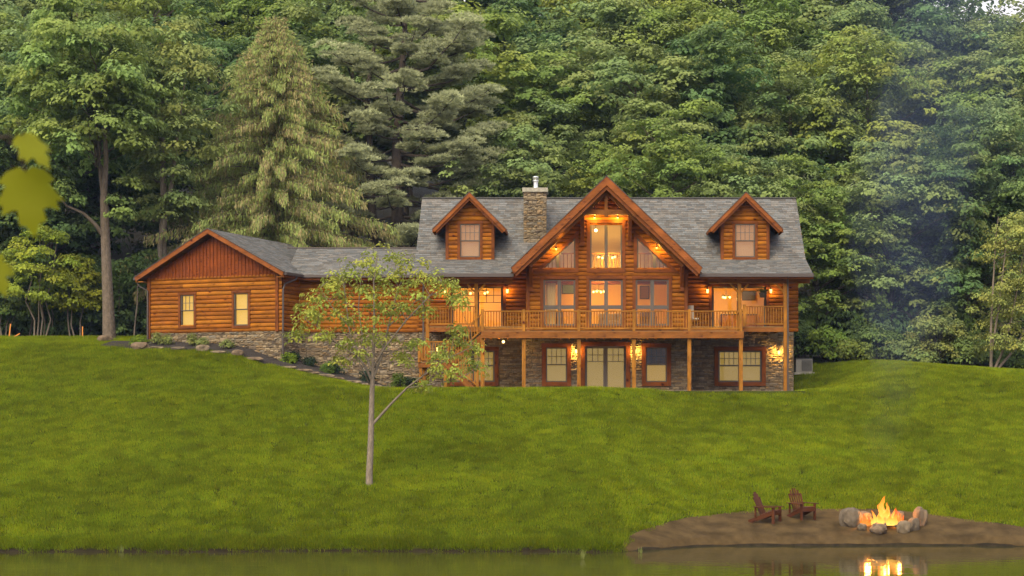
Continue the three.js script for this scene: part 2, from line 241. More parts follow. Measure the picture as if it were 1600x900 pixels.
function stoneWall(x0, x1, y0, y1, z, opens, Mx, thick = 0.25, yMin) {
  const wall = mk('stone_wall', poly(rect(x0, x1, y0, y1), z - thick, z, opens.map((o) => o.path), Mx), M.mortar, house);
  const r = rngOf(Math.round(x0 * 91 + y0 * 17 + 1000)), big = [];
  for (let i = 0; i < (x1 - x0) * (y1 - y0) * 0.55; i++) { const w = 0.2 + 0.22 * r(), h = 0.16 + 0.16 * r(), x = lerp(x0, x1 - w, r()), y = lerp(y0, y1 - h, r()); const B = [x, x + w, y, y + h]; const o = rOpen([x, x + w, y, y + h]);
    if (opens.some((p) => { for (let t = 0; t <= 1; t += 0.25) { const c = p.at(lerp(y, y + h, t)); if (c && c[0] < x + w && c[1] > x) return true; } }) || big.some((b) => b[0] < x + w && b[1] > x && b[2] < y + h && b[3] > y)) continue; big.push(B); }
  const add = (a, b, c, d, tone) => { if (b - a < 0.03 || (yMin && d < yMin((a + b) / 2))) return; stones.push({ a, b, c, d, z, Mx, wall, p: 0.025 + 0.05 * r(), v: Math.floor(r() * 10), tone: tone ?? Math.floor(r() * stoneTones.length) }); };
  for (const B of big) add(B[0] + 0.008, B[1] - 0.008, B[2] + 0.006, B[3] - 0.006, r() < 0.5 ? 5 : undefined);
  for (let y = y0; y < y1 - 0.02;) { const h = Math.min(y1 - y, 0.055 + 0.08 * r()), yc = y + h / 2; let iv = [[x0, x1]];
    for (const o of opens) iv = cut(cut(iv, o.at(y + h * 0.15)), o.at(y + h * 0.85)); for (const B of big) if (B[2] < y + h * 0.75 && B[3] > y + h * 0.25) iv = cut(iv, [B[0], B[1]]);
    for (const [a, b] of iv) for (let x = a; x < b - 0.02;) { let w = 0.12 + 0.42 * r() * r() + 0.08 * r(); if (b - x - w < 0.09) w = b - x; add(x + 0.006, x + w - 0.006, y + 0.005, y + h - 0.005); x += w; }
    y += h; }
  return wall;
}
function layStones() {
  stones.sort((s, t) => (t.b - t.a) * (t.d - t.c) - (s.b - s.a) * (s.d - s.c));
  const rest = new Map();
  stones.forEach((s, i) => {
    const m = new THREE.Matrix4().makeScale(s.b - s.a, s.d - s.c, s.p * 2).setPosition((s.a + s.b) / 2, (s.c + s.d) / 2, s.z); if (s.Mx) m.premultiply(s.Mx);
    if (i < 300) { const o = new THREE.Mesh(stoneVar[s.v], M.stone[s.tone]); o.name = 'stone'; o.castShadow = o.receiveShadow = true; m.premultiply(new THREE.Matrix4().makeTranslation(-H0[0], -H0[1], -H0[2])); m.decompose(o.position, o.quaternion, o.scale); s.wall.add(o); }
    else { const g = stoneVar[s.v].clone().applyMatrix4(m), c = stoneTones[s.tone], n = g.attributes.position.count, col = new Float32Array(n * 3), k = (0.85 + 0.3 * R0()) / 0.62; for (let q = 0; q < n; q++) col.set([c[0] * k, c[1] * k, c[2] * k], q * 3); g.setAttribute('color', new THREE.BufferAttribute(col, 3)); metreUV(g); if (!rest.has(s.wall)) rest.set(s.wall, []); rest.get(s.wall).push(g); }
  });
  for (const [wall, list] of rest) stuff(mk('small_stones', merge(list), M.stoneV, wall));
}
// --- windows
function win(f, z, o = {}) {
  const [x0, x1, y0, y1] = f, Mx = o.M, u = o.units ?? 1, tw = o.trim ?? 0.13, w = grp(o.name ?? 'window', house), fw = o.fw ?? 0.055, tz = o.tz ?? 0.11;
  const B = (n, a, b, c, d, z0, z1, m) => mk(n, box(a, c, z0, b, d, z1, Mx), m, w);
  if (tw) { B('trim', x0 - tw, x0, y0 - (o.door ? 0 : tw), y1, z - 0.02, z + tz, M.trim); B('trim', x1, x1 + tw, y0 - (o.door ? 0 : tw), y1, z - 0.02, z + tz, M.trim); B('trim', x0 - tw - 0.02, x1 + tw + 0.02, y1 + 0.001, y1 + tw, z - 0.02, z + tz + 0.012, M.trim); if (!o.door) B('trim', x0 + 0.001, x1 - 0.001, y0 - tw, y0, z - 0.02, z + tz, M.trim); }
  const uw = (x1 - x0) / u, glass = [];
  for (let k = 0; k < u; k++) {
    const a = x0 + k * uw + 0.002, b = x0 + (k + 1) * uw - 0.002, ys = [y0 + 0.002, ...(o.split ?? []), y1 - 0.002];
    for (let s = 0; s + 1 < ys.length; s++) {
      const c = ys[s] + (s ? 0.002 : 0), d = ys[s + 1], dz = s && o.hung ? 0.03 : 0, lip = o.hung && s + 1 < ys.length - 1 ? fw * 0.35 : fw;
      mk(o.hung ? 'sash' : 'frame', poly(rect(a, b, c, d), z - 0.06 + dz, z + 0.04 + dz, [rect(a + fw, b - fw, c + (s && o.hung ? fw * 0.5 : fw), d - lip).reverse()], Mx), M.frame, w);
      { const pg = new THREE.PlaneGeometry(b - a - 2 * fw + 0.008, d - lip + 0.004 - c - fw * 0.4).translate((a + b) / 2, (c + fw * 0.4 + d - lip + 0.004) / 2, z - 0.004 + dz); if (Mx) pg.applyMatrix4(Mx); mk('pane', pg, M.glass, w); }
      const grid = o.grid && s === ys.length - 2 ? o.grid : null;
      if (grid) { const [n, m] = grid, gb = o.gridH ? d - lip - o.gridH : c + fw * 0.5, mw = 0.015; for (let i = 1; i < n; i++) { const t = lerp(a + fw, b - fw, i / n); B('muntin', t - mw, t + mw, gb, d - lip, z + dz, z + 0.018 + dz, M.frame); } for (let i = o.gridH ? 0 : 1; i < m; i++) { const t = lerp(gb, d - lip, i / m); B('muntin', a + fw, b - fw, t - mw, t + mw, z + 0.001 + dz, z + 0.016 + dz, M.frame); } }
    }
    if (o.shade) B('blind', a + 0.01, b - 0.01, y0 + 0.01, (o.shadeTop ?? y1) - 0.01, z - 0.13, z - 0.125, o.shade);
  }
  return w;
}
const px4 = (a, b, t, bo, z) => [X(a, z), X(b, z), Y(bo, z), Y(t, z)];

// --- walls
const xc = X(947, 0), cL = X(822, 0), cR = X(1075, 0), sL = X(817, 0), sR = X(1078, 0), wL = X(655, zR), wR = X(1240, zR);
const RT = { x: xc, y: 9.98, p: 0.958, front: 1.5 };                        // the big front gable: ridge height, pitch, overhang
const roofY = (x) => RT.y - RT.p * Math.abs(x - RT.x);
const POR = 3.1, DECK = 2.76;
// windows of the gable front
const cTop = px4(922, 972, 349, 421, 0), mids = [px4(849, 899, 436, 509, 0), px4(921, 973, 436, 509, 0), px4(993, 1045, 436, 509, 0)];
const tri = [[X(846, 0), Y(421, 0), X(899, 0), Y(371, 0)], [X(1048, 0), Y(421, 0), X(995, 0), Y(371, 0)]];     // foot x, foot y, upright x, top y
const triOpen = ([fx, fy, ux, ty]) => ({ at: (y) => { if (y < fy || y > ty) return null; const x = lerp(fx, ux, (y - fy) / (ty - fy)); return x < ux ? [x, ux] : [ux, x]; }, path: [[fx, fy], [ux, fy], [ux, ty]] });
{
  const opens = [rOpen(cTop), ...mids.map(rOpen), ...tri.map(triOpen)], drop = 0.34;
  const out = [[cL, DECK - 0.1], [cR, DECK - 0.1], [cR, roofY(cR) - drop], [xc, roofY(xc) - drop], [cL, roofY(cL) - drop]];
  logWall(DECK - 0.08, roofY(xc) - 0.5, 0, (y, top) => { const w = Math.min((cR - cL) / 2, (RT.y - drop - top) / RT.p); return w > 0.05 ? [Math.max(cL, xc - w), Math.min(cR, xc + w)] : null; }, opens, out, null, 0.18, 0.075, house, 5);
  win(cTop, 0, { units: 2, trim: 0.16, fw: 0.07 });
  for (const m of mids) win(m, 0, { units: 2, trim: 0.15, fw: 0.085, split: [Y(480, 0)] });
  for (const [fx, fy, ux, ty] of tri) {
    const s = Math.sign(ux - fx), w = grp('window', house), k = (ty - fy) / Math.abs(ux - fx), e = 0.07, t = 0.15;
    const T = (d) => [[fx - s * d * (1 + Math.hypot(1, k)) / k, fy - d], [ux + s * d, fy - d], [ux + s * d, ty + d * (k + Math.hypot(1, k))]];   // the triangle grown by d on every side
    const cw = (a) => s > 0 ? a : a.slice().reverse();
    mk('trim', poly(cw(T(t)), -0.02, 0.11, [cw(T(0)).slice().reverse()]), M.trim, w);
    mk('frame', poly(cw(T(0)), -0.06, 0.04, [cw(T(-e)).slice().reverse()]), M.frame, w);
    const mx = lerp(fx, ux, 0.48), my = lerp(fy, ty, 0.48); mk('mullion', box(mx - 0.07, fy + 0.06, -0.055, mx + 0.07, my - 0.05, 0.037), M.frame, w);
    mk('pane', poly(cw(T(-e + 0.01)), -0.008, -0.002), M.glass, w);
  }
}
// lower storey, stone
const lw = px4(853, 886, 543, 597, 0), rw = px4(1009, 1042, 543, 597, 0), sd = px4(914, 978, 541, 611, 0); sd[2] = 0.06;
stoneWall(sL, sR, 0, DECK - 0.12, 0, [lw, rw, sd].map(rOpen));
for (const f of [lw, rw]) win(f, 0, { hung: true, grid: [4, 2], split: [lerp(f[2], f[3], 0.5)], shade: f === lw ? M.shade : M.shadeGold, shadeTop: f === lw ? undefined : lerp(f[2], f[3], 0.53), trim: 0.19, tz: 0.14 });
{ // sliding door
  const w = win(sd, 0, { name: 'sliding_door', units: 2, door: true, grid: [3, 2], gridH: 0.62, fw: 0.1, shade: M.shade, trim: 0.2, tz: 0.14 });
  mk('door_handle', box(X(975, 0), 1.0, 0.04, X(976.5, 0), 1.25, 0.08), M.black, w);
}
const lwR = px4(1122, 1190, 548, 597, zR), lwL = px4(704, 773, 548, 597, zR);
stoneWall(sR + 0.02, wR, -0.1, POR - 0.15, zR, [rOpen(lwR)]); stoneWall(wL, sL - 0.02, -0.1, POR - 0.15, zR, [rOpen(lwL)]);
for (const f of [lwR, lwL]) win(f, zR, { units: 2, hung: true, grid: [4, 2], split: [lerp(f[2], f[3], 0.52)], shade: M.shade, trim: 0.19, tz: 0.14, fw: 0.075 });
mk('stone_wall', box(wR - 0.25, -0.3, zR - 0.26, wR, 2.95, -9.2), M.stone[0], house); mk('stone_wall', box(wL, -0.3, zR - 0.26, wL + 0.25, 2.95, -9.2), M.stone[0], house);
mk('stone_wall', box(sL, 0, zR, sL + 0.2, DECK - 0.12, -0.26), M.stone[2], house); mk('stone_wall', box(sR - 0.2, 0, zR, sR, DECK - 0.12, -0.26), M.stone[2], house);
// porch walls, logs
const dR = [X(1112, zR), X(1197, zR), POR + 0.02, Y(447, zR)], dL = [X(705, zR), X(786, zR), POR + 0.02, Y(447, zR)];
const eWR = wR + 0.22, eWL = wL - 0.1, pTop = 6.05;
logWall(POR - 0.13, pTop, zR, () => [cR - 0.1, eWR], [rOpen(dR)], rect(cR - 0.1, wR, POR - 0.14, pTop)); logWall(POR - 0.13, pTop, zR, () => [eWL, cL + 0.1], [rOpen(dL)], rect(eWL, cL + 0.1, POR - 0.14, pTop));
win(dR, zR, { name: 'patio_door', units: 2, door: true, fw: 0.1, trim: 0.15 }); win(dL, zR, { name: 'patio_door', units: 2, door: true, fw: 0.1, trim: 0.15, grid: [3, 2], gridH: 0.7 });
for (const x of [wL + 0.0, wR - 0.2]) mk('end_wall', poly([[zR - 0.19, 2.96], [-9.2, 2.96], [-9.2, 5.75], [-5.32, 9.55], [-2.0, 6.2], [zR - 0.19, 6.1]].map(([a, b]) => [-a, b]), 0, 0.2, [], new THREE.Matrix4().makeRotationY(Math.PI / 2).setPosition(x, 0, 0)), M.log[1], house);
mk('back_wall', box(wL, -0.3, -9.4, wR, 5.75, -9.2), M.log[1], house);
for (const x of [cL, cR - 0.18]) mk('log_wall', box(x, DECK - 0.1, zR - 0.0, x + 0.18, 5.9, -0.19), M.log[0], house);
// corner boards of the front bay
for (const [a, b] of [[X(823, 0), X(828, 0)], [X(1069, 0), X(1074, 0)]]) mk('corner_post', box(a, DECK - 0.1, 0.01, b, Y(408, 0), 0.125), M.trim, house);

// --- garage wing and the passage to it
const gEave = 5.70, gBase = 2.93, gw1 = [gx(283.5), gx(304.5), 0, 0], gw2 = [gx(367), gx(389), 0, 0]; gw1[2] = gy(510, gw1[0]); gw1[3] = gy(461, gw1[0]); gw2[2] = gy(509, gw2[0]); gw2[3] = gy(458, gw2[0]);
{
  const out = rect(-GW, 0, gBase, gEave), ops = [rOpen(gw1), rOpen(gw2)];
  logWall(gBase + 0.0, gEave, 0, () => [-GW + 0.05, 0.06], ops, out, MG, 0.18, 0.08, house, 5);
  for (const f of [gw1, gw2]) win(f, 0, { M: MG, hung: true, split: [lerp(f[2], f[3], 0.49)], grid: f === gw1 ? [3, 2] : null, shade: M.shadeGarage, trim: 0.12 });
  // boarded gable, one board after another with battens over the joints
  const gm = -GW / 2, top = 7.62, pit = (top - gEave) / (GW / 2 + 0.1), g = mk('gable_backing', poly([[-GW, gEave + 0.002], [0, gEave + 0.002], [gm, top - 0.02]], -0.15, 0.0, [], MG), M.chink, house);
  for (let x = -GW, i = 0; x < 0; x += 0.2, i++) { const a = x + 0.006, b = Math.min(x + 0.194, 0), y = (q) => top - pit * Math.abs(q - gm); if (Math.max(y(a), y(b)) < gEave + 0.08) continue; mk('board', poly([[a, gEave - 0.1], [b, gEave - 0.1], [b, Math.max(gEave, y(b))], ...(a < gm && b > gm ? [[gm, top]] : []), [a, Math.max(gEave, y(a))]], 0.0, 0.06 + 0.012 * R0(), [], MG), M.batten, g); if (i) mk('batten', box(x - 0.025, gEave - 0.1, 0.02, x + 0.025, Math.min(y(x - 0.025), y(x + 0.025)), 0.1, MG), M.batten, g); }
  mk('corner_post', box(-0.28, gBase - 0.02, 0.02, -0.12, gEave, 0.13, MG), M.trim, house); mk('corner_post', box(-GW - 0.02, gBase - 0.3, 0.02, -GW + 0.16, gEave, 0.13, MG), M.trim, house);
  stoneWall(-GW, 0.02, 1.1, gBase, 0.0, [], MG, 0.25, (x) => { const p = new THREE.Vector3(x, 0, 0).applyMatrix4(MG); return ground(p.x, p.z) - 0.25; });
  // the side that turns to the passage
  const MS = MG.clone().multiply(new THREE.Matrix4().makeRotationY(Math.PI / 2));          // local x runs back from the front corner
  const MSd = new THREE.Matrix4().makeRotationY(Math.PI / 2); const MS2 = MG.clone().multiply(MSd); // x_local -> -z
  logWall(gBase, gEave, 0.0, () => [0.0, 2.0], [], rect(0, 9, gBase, gEave), MS2); stoneWall(0, 2.0, 0.6, gBase, 0.0, [], MS2);
  mk('garage_wall', box(-GW - 0.0, 1.0, -0.2, -GW + 0.2, gEave, -9.2, MG), M.log[1], house); mk('garage_wall', box(-GW, 1.0, -9.4, 0, gEave, -9.2, MG), M.log[1], house);
  mk('back_gable', poly([[-GW, gEave], [0, gEave], [gm, top - 0.05]], -9.4, -9.2, [], MG), M.batten, house);
}
const pL = X(462, zR), pR = wL - 0.02;
logWall(gBase, 5.6, zR, () => [pL - 0.3, pR], [], rect(pL - 0.3, pR, gBase, 5.62), null, 0.18, 0.075, house, 3.5);
stoneWall(pL - 0.3, pR, -0.1, gBase, zR, [], null, 0.25, (x) => ground(x, zR + 0.4) - 0.3);
mk('passage_wall', box(pL - 0.3, 0, -8.6, pR, 5.6, -8.4), M.log[1], house);

// --- roofs: decks, shingles course by course, boards at the edges
const shingleList = [];
function roofPlane(P0, U, S, s1, range, o = {}) { // P0 on the lower edge, U along the courses, S up the slope
  const u = new THREE.Vector3(...U).normalize(), s = new THREE.Vector3(...S).normalize(), n = u.clone().cross(s); if (n.y < 0) n.negate(); const O = new THREE.Vector3(...P0), r = rngOf(o.seed ?? 5), decks = [];
  const at = (a, b, h) => O.clone().addScaledVector(u, a).addScaledVector(s, b).addScaledVector(n, h);
  const st = 0.36; for (let q = 0; q < s1 - 1e-6; q += st) { const q1 = Math.min(s1, q + st), iv = range((q + q1) / 2); if (!iv || iv[1] - iv[0] < 0.02) continue; const g = new THREE.BoxGeometry(iv[1] - iv[0], q1 - q, o.thick ?? 0.12); g.translate((iv[0] + iv[1]) / 2, (q + q1) / 2, -(o.thick ?? 0.12) / 2 - 0.006); const m = new THREE.Matrix4().makeBasis(u, s, u.clone().cross(s)); if (u.clone().cross(s).y < 0) g.applyMatrix4(new THREE.Matrix4().makeScale(1, 1, -1)); g.applyMatrix4(m.setPosition(O)); decks.push(g); }
  const c = o.course ?? 0.145, pos = [], nor = [], uv = [], col = [];
  const flip = u.clone().cross(s).dot(n) < 0, quad = (A, B, C, Dd, N, k) => { if (flip) [B, Dd] = [Dd, B]; for (const v of [A, B, C, A, C, Dd]) { pos.push(v.x, v.y, v.z); nor.push(N.x, N.y, N.z); } const ou = r() * 5, ov = r() * 5; for (const [a, b] of [[0, 0], [1, 0], [1, 1], [0, 0], [1, 1], [0, 1]]) uv.push(ou + a * 0.3, ov + b * 0.15); for (let i = 0; i < 6; i++) col.push(...k); };
  for (let q = -0.02, i = 0; q < s1 - 0.01; q += c, i++) {
    const iv = range(clamp(q + c / 2, 0.001, s1 - 0.001)); if (!iv) continue; const q1 = Math.min(q + c + 0.03, s1 + 0.02); let x = iv[0] - r() * 0.2;
    while (x < iv[1]) { const w = (o.tab ?? 0.3) * (0.6 + 0.8 * r()), a = Math.max(x, iv[0]), b = Math.min(x + w - 0.006, iv[1]); x += w; if (b - a < 0.02) continue;
      const t = 0.62 + 0.62 * r(), wm = (r() - 0.5) * 0.16, k = [0.172 * t * (1 + wm), 0.165 * t, 0.172 * t * (1 - wm)], lo = 0.016 + 0.008 * r(), dq = (r() - 0.5) * 0.012;
      const A = at(a, q + dq, lo), B = at(b, q + dq, lo), C = at(b, q1, 0.003), E = at(a, q1, 0.003), A0 = at(a, q + dq, -0.004), B0 = at(b, q + dq, -0.004);
      quad(A, B, C, E, n, k); quad(A0, B0, B, A, s.clone().negate(), k); }
  }
  const g = new THREE.BufferGeometry(); g.setAttribute('position', new THREE.Float32BufferAttribute(pos, 3)); g.setAttribute('normal', new THREE.Float32BufferAttribute(nor, 3)); g.setAttribute('uv', new THREE.Float32BufferAttribute(uv, 2)); g.setAttribute('color', new THREE.Float32BufferAttribute(col, 3));
  const deck = mk(o.name ?? 'roof', merge(decks), M.soffit, house); stuff(mk('shingles', g, M.shingle, deck)); return deck;
}
const RL = -7.8, RR = 11.15, EV = [0.5, 5.54], BD = [-1.9, 6.46], RG = [-5.32, 9.88];
const gapAt = (y) => { const d = (RT.y - 0.02 - y) / RT.p; return d; };
{
  const lowLen = Math.hypot(EV[0] - BD[0], BD[1] - EV[1]), upLen = Math.hypot(BD[0] - RG[0], RG[1] - BD[1]);
  for (const side of [-1, 1]) {
    const rng = (y) => { const d = gapAt(y); return side < 0 ? [RL, xc - d + 0.05] : [xc + d - 0.05, RR]; };
    roofPlane([0, EV[1], EV[0]], [1, 0, 0], [0, BD[1] - EV[1], BD[0] - EV[0]], lowLen, (s) => rng(lerp(EV[1], BD[1], s / lowLen)), { seed: 11 + side, thick: 0.1 });
    roofPlane([0, BD[1], BD[0]], [1, 0, 0], [0, RG[1] - BD[1], RG[0] - BD[0]], upLen, (s) => rng(lerp(BD[1], RG[1], s / upLen)), { seed: 15 + side });
  }
  const bl = Math.hypot(4.3, 4.1); roofPlane([0, RG[1] - 4.1, RG[0] - 4.3], [1, 0, 0], [0, 4.1, 4.3], bl, () => [RL, RR], { seed: 19, course: 0.3, tab: 0.6 });
  for (const x of [RL, RR]) { const s = Math.sign(x); mk('rake_board', merge([beam([x - s * 0.10, EV[1] - 0.17, EV[0]], [x - s * 0.10, BD[1] - 0.17, BD[0]], 0.05, 0.2), beam([x - s * 0.10, BD[1] - 0.24, BD[0]], [x - s * 0.10, RG[1] - 0.24, RG[0]], 0.05, 0.22), beam([x - s * 0.10, RG[1] - 0.24, RG[0]], [x - s * 0.10, RG[1] - 4.34, RG[0] - 4.3], 0.05, 0.22)]), M.rake, house); }
  for (const [a, b] of [[RL - 0.02, X(803, 0.5)], [X(1093, 0.5), RR + 0.02]]) { mk('gutter', box(a, EV[1] - 0.15, EV[0] + 0.03, b, EV[1] + 0.01, EV[0] + 0.16), M.gutter, house); mk('fascia', box(a, EV[1] - 0.24, EV[0] - 0.03, b, EV[1] - 0.02, EV[0] + 0.02), M.rake, house);
    mk('eave_beam', box(a + 0.45, EV[1] - 0.40, -0.13, b - 0.1, EV[1] - 0.12, 0.08), M.beam, house); mk('ridge_cap', box(a < 0 ? RL : xc + 0.3, RG[1] - 0.01, RG[0] - 0.1, a < 0 ? xc - 0.3 : RR, RG[1] + 0.05, RG[0] + 0.1), M.shingle.clone(), house).material.vertexColors = false; }
  house.children.filter((c) => c.name === 'ridge_cap').forEach((c) => c.material.color.copy(lin(0.105, 0.1, 0.105)));
}
// gabled roofs: the big front gable, the dormers, the garage
function gable(o) {
  const { x, y, p, half, front, back, Mx, fascia = 0.3, seed } = o, k = Math.hypot(1, p), len = half * k, tf = (v) => v.applyMatrix4(Mx ?? new THREE.Matrix4()), roofs = [];
  for (const s of [-1, 1]) {
    const foot = tf(new THREE.Vector3(x + s * half, y - p * half, 0)), U = tf(new THREE.Vector3(0, 0, 1)).sub(tf(new THREE.Vector3())), S = tf(new THREE.Vector3(-s, p, 0)).sub(tf(new THREE.Vector3()));
    roofs.push(roofPlane(foot.toArray(), U.toArray(), S.toArray(), len, (q) => [back(half - q / k), front], { seed: seed + s, thick: o.thick ?? 0.13, name: o.roof ?? 'roof' }));
    const B = (n, d0, d1, drop0, w, h, z0, m) => { const P = (d, yy, z) => tf(new THREE.Vector3(x + s * d, y - p * d - yy, z)).toArray(); return [n, beam(P(d0, drop0, z0), P(d1, drop0, z0), h, w, tf(new THREE.Vector3(0, 0, 1)).sub(tf(new THREE.Vector3())).toArray()), m]; };
    // main rake board and the narrower one under it, stepped back
    const cutEnd = (z0, z1, h0, h1, dE) => poly([[x, y - h0], [x + s * dE, y - p * dE - h0], [x + s * (dE - (h1 - h0) * 0.35), y - p * (dE - (h1 - h0) * 0.35) - h1], [x, y - h1]].map((a) => a), z0, z1, [], Mx);
    mk('rake_board', cutEnd(front + 0.002, front + 0.06, 0.005, fascia, half + 0.01), M.rake, house);
    if (o.inner) mk('rake_trim', cutEnd(front - 0.14, front, fascia * 0.5, fascia + o.inner, half - 0.08), M.trim, house);
    mk('drip_edge', cutEnd(front - 0.02, front + 0.085, -0.035, 0.0, half + 0.03), M.gutter, house);
    if (o.fascia2) mk('fascia', box(x + s * half - 0.03, y - p * half - 0.16, o.fascia2[0], x + s * half + 0.03, y - p * half - 0.01, o.fascia2[1], Mx), M.rake, house);
  }
  return roofs;
}
const mainZ = (yy) => yy > BD[1] ? BD[0] - (yy - BD[1]) * (BD[0] - RG[0]) / (RG[1] - BD[1]) : EV[0] - (yy - EV[1]) * (EV[0] - BD[0]) / (BD[1] - EV[1]);
gable({ x: xc, y: RT.y, p: RT.p, half: 4.43, front: RT.front, back: (d) => Math.max(-5.3, mainZ(Math.max(EV[1] - 0.15, RT.y - RT.p * d)) - 0.12), fascia: 0.42, inner: 0.2, seed: 31, thick: 0.16, roof: 'gable_roof' });
{ // timber work in the front gable: truss rafters, collar beam, king post, knee brackets under the purlins
  const zt = 0.98, y0 = (d, o) => RT.y - RT.p * d - o;
  for (const s of [-1, 1]) { mk('truss_rafter', beam([xc + s * 0.12, y0(0.12, 0.62), zt], [xc + s * 3.62, y0(3.62, 0.62), zt], 0.24, 0.2, [0, 0, 1]), M.beam, house); }
  mk('collar_beam', box(X(908, 1), Y(335.5, 1), 0.86, X(985.5, 1), Y(328, 1), 1.1), M.beam, house);
  mk('king_post', box(X(944.5, 1), Y(338.5, 1), 0.85, X(949.5, 1), Y(288, 1), 1.11), M.beam, house);
  for (const [px, ty, by] of [[910, 330, 384], [984, 330, 384], [829.5, 405, 455], [1065.5, 405, 455]]) {
    const bx = X(px, 0.2), t = Y(ty, 0.2), b = Y(by, 0.2), br = grp('knee_bracket', house);
    mk('wall_post', box(bx - 0.09, b, 0.06, bx + 0.09, t + 0.1, 0.24), M.trim, br); mk('arm', box(bx - 0.085, t - 0.1, 0.06, bx + 0.085, t + 0.12, 1.3), M.trim, br); mk('brace', beam([bx, b + 0.25, 0.22], [bx, t - 0.12, 1.05], 0.15, 0.15), M.trim, br);
  }
}
// dormers
for (const [side, ax] of [[-1, 734.5], [1, 1164]]) {
  const zf = BD[0] + 0.02, x = X(ax, zf), hw = 1.165, yb = BD[1] - 0.12, ye = 8.06, w = px4(ax - 15.5, ax + 15.5, 350, 402, zf), dy = 9.64, dp = 1.0, drop = 0.22, ov = 0.5;
  const top = dy - drop, yw = top - dp * hw;
  logWall(yb, top - 0.12, zf, (y, t) => { const h = Math.min(hw - 0.08, (top - t) / dp); return h > 0.05 ? [x - h, x + h] : null; }, [rOpen(w)], [[x - hw, yb], [x + hw, yb], [x + hw, yw], [x, top], [x - hw, yw]], null, 0.15, 0.06);
  win(w, zf, { hung: true, grid: [4, 2], split: [lerp(w[2], w[3], 0.49)], shade: M.shadeDusk, trim: 0.13, tz: 0.1 });
  for (const s of [-1, 1]) { mk('corner_post', box(x + s * hw - s * 0.13, yb, zf + 0.001, x + s * (hw + 0.02), yw + 0.05, zf + 0.09), M.trim, house); mk('dormer_cheek', poly([[0, yb], [0.001, yb], [3.4, yw + 0.0], [0.0, yw]], -0.06, 0.06, [], new THREE.Matrix4().makeRotationY(Math.PI / 2).setPosition(x + s * (hw - 0.07), 0, zf - 0.01)), M.log[3], house); }
  gable({ x, y: dy, p: dp, half: 1.76, front: zf + ov, back: (d) => Math.max(-5.25, mainZ(Math.max(BD[1], dy - dp * d)) - 0.1), fascia: 0.24, inner: 0.14, seed: 41 + side * 3, thick: 0.1, roof: 'dormer_roof', fascia2: [zf - 0.9, zf + ov] });
}
// garage roof and the passage roof
gable({ x: -GW / 2, y: 7.93, p: 0.525, half: 4.24, front: 0.5, back: () => -9.8, Mx: MG, fascia: 0.24, seed: 51, thick: 0.12, roof: 'garage_roof' });
{ const e = [-1.9, 5.69], r = [-5.2, 7.34], l = Math.hypot(3.3, 1.65); roofPlane([0, e[1], e[0]], [1, 0, 0], [0, r[1] - e[1], r[0] - e[0]], l, (s) => [-14.1 - 0.0 * s, RL + 0.04], { seed: 61, name: 'passage_roof' }); roofPlane([0, e[1], -8.5], [1, 0, 0], [0, 1.65, 3.3], l, () => [-13.4, RL + 0.04], { seed: 63, course: 0.3, tab: 0.6, name: 'passage_roof' });
  mk('ridge_cap', box(-14.6, 7.33, -5.3, RL, 7.385, -5.1), M.gutter, house);
  const gp = new THREE.Vector3(0.44, 0, 0).applyMatrix4(MG); mk('gutter', box(-13.55, 5.57, -1.87, RL - 0.03, 5.70, -1.74), M.gutter, house); mk('fascia', box(-13.5, 5.45, -1.93, RL, 5.67, -1.875), M.rake, house);
  mk('gutter', box(0.43, 5.57, -1.6, 0.56, 5.70, 0.5, MG), M.gutter, house); mk('fascia', box(0.38, 5.46, -1.7, 0.425, 5.68, 0.5, MG), M.rake, house);
  mk('soffit', box(0.0, 5.46, -1.6, 0.38, 5.5, 0.49, MG), M.soffit, house); mk('soffit', box(-13.5, 5.46, -2.4, RL, 5.5, -1.94), M.soffit, house); mk('gutter', box(-GW - 0.56, 5.57, -9.4, -GW - 0.43, 5.70, 0.5, MG), M.gutter, house); mk('soffit', box(-GW - 0.42, 5.46, -9.4, -GW, 5.5, 0.49, MG), M.soffit, house); }
// downspouts
const spout = (pts) => mk('downspout', tube(pts, pts.map(() => 0.045), 8), M.gutter, house);
spout([[X(1231, 0.55), 5.42, 0.55], [X(1231, 0.3), 5.2, 0.2], [X(1231, 0.15), 4.9, 0.15], [X(1231, 0.15), 0.05, 0.15]]);
spout([[X(661.5, 0.5), 5.42, 0.5], [X(661.5, 0.3), 5.2, 0.15], [X(661.5, 0.1), 4.9, 0.1], [X(661.5, 0.1), 0.05, 0.1]]);
{ const q = (x, y, z) => new THREE.Vector3(x, y, z).applyMatrix4(MG).toArray(); spout([q(0.5, 5.6, -0.6), q(0.45, 5.42, -0.55), q(0.12, 5.2, -0.1), q(0.12, 4.9, 0.06), q(0.12, 1.45, 0.08)]); spout([q(-GW - 0.5, 5.6, 0.3), q(-GW - 0.4, 5.3, 0.25), q(-GW + 0.05, 5.05, 0.17), q(-GW + 0.05, 2.6, 0.17)]); }
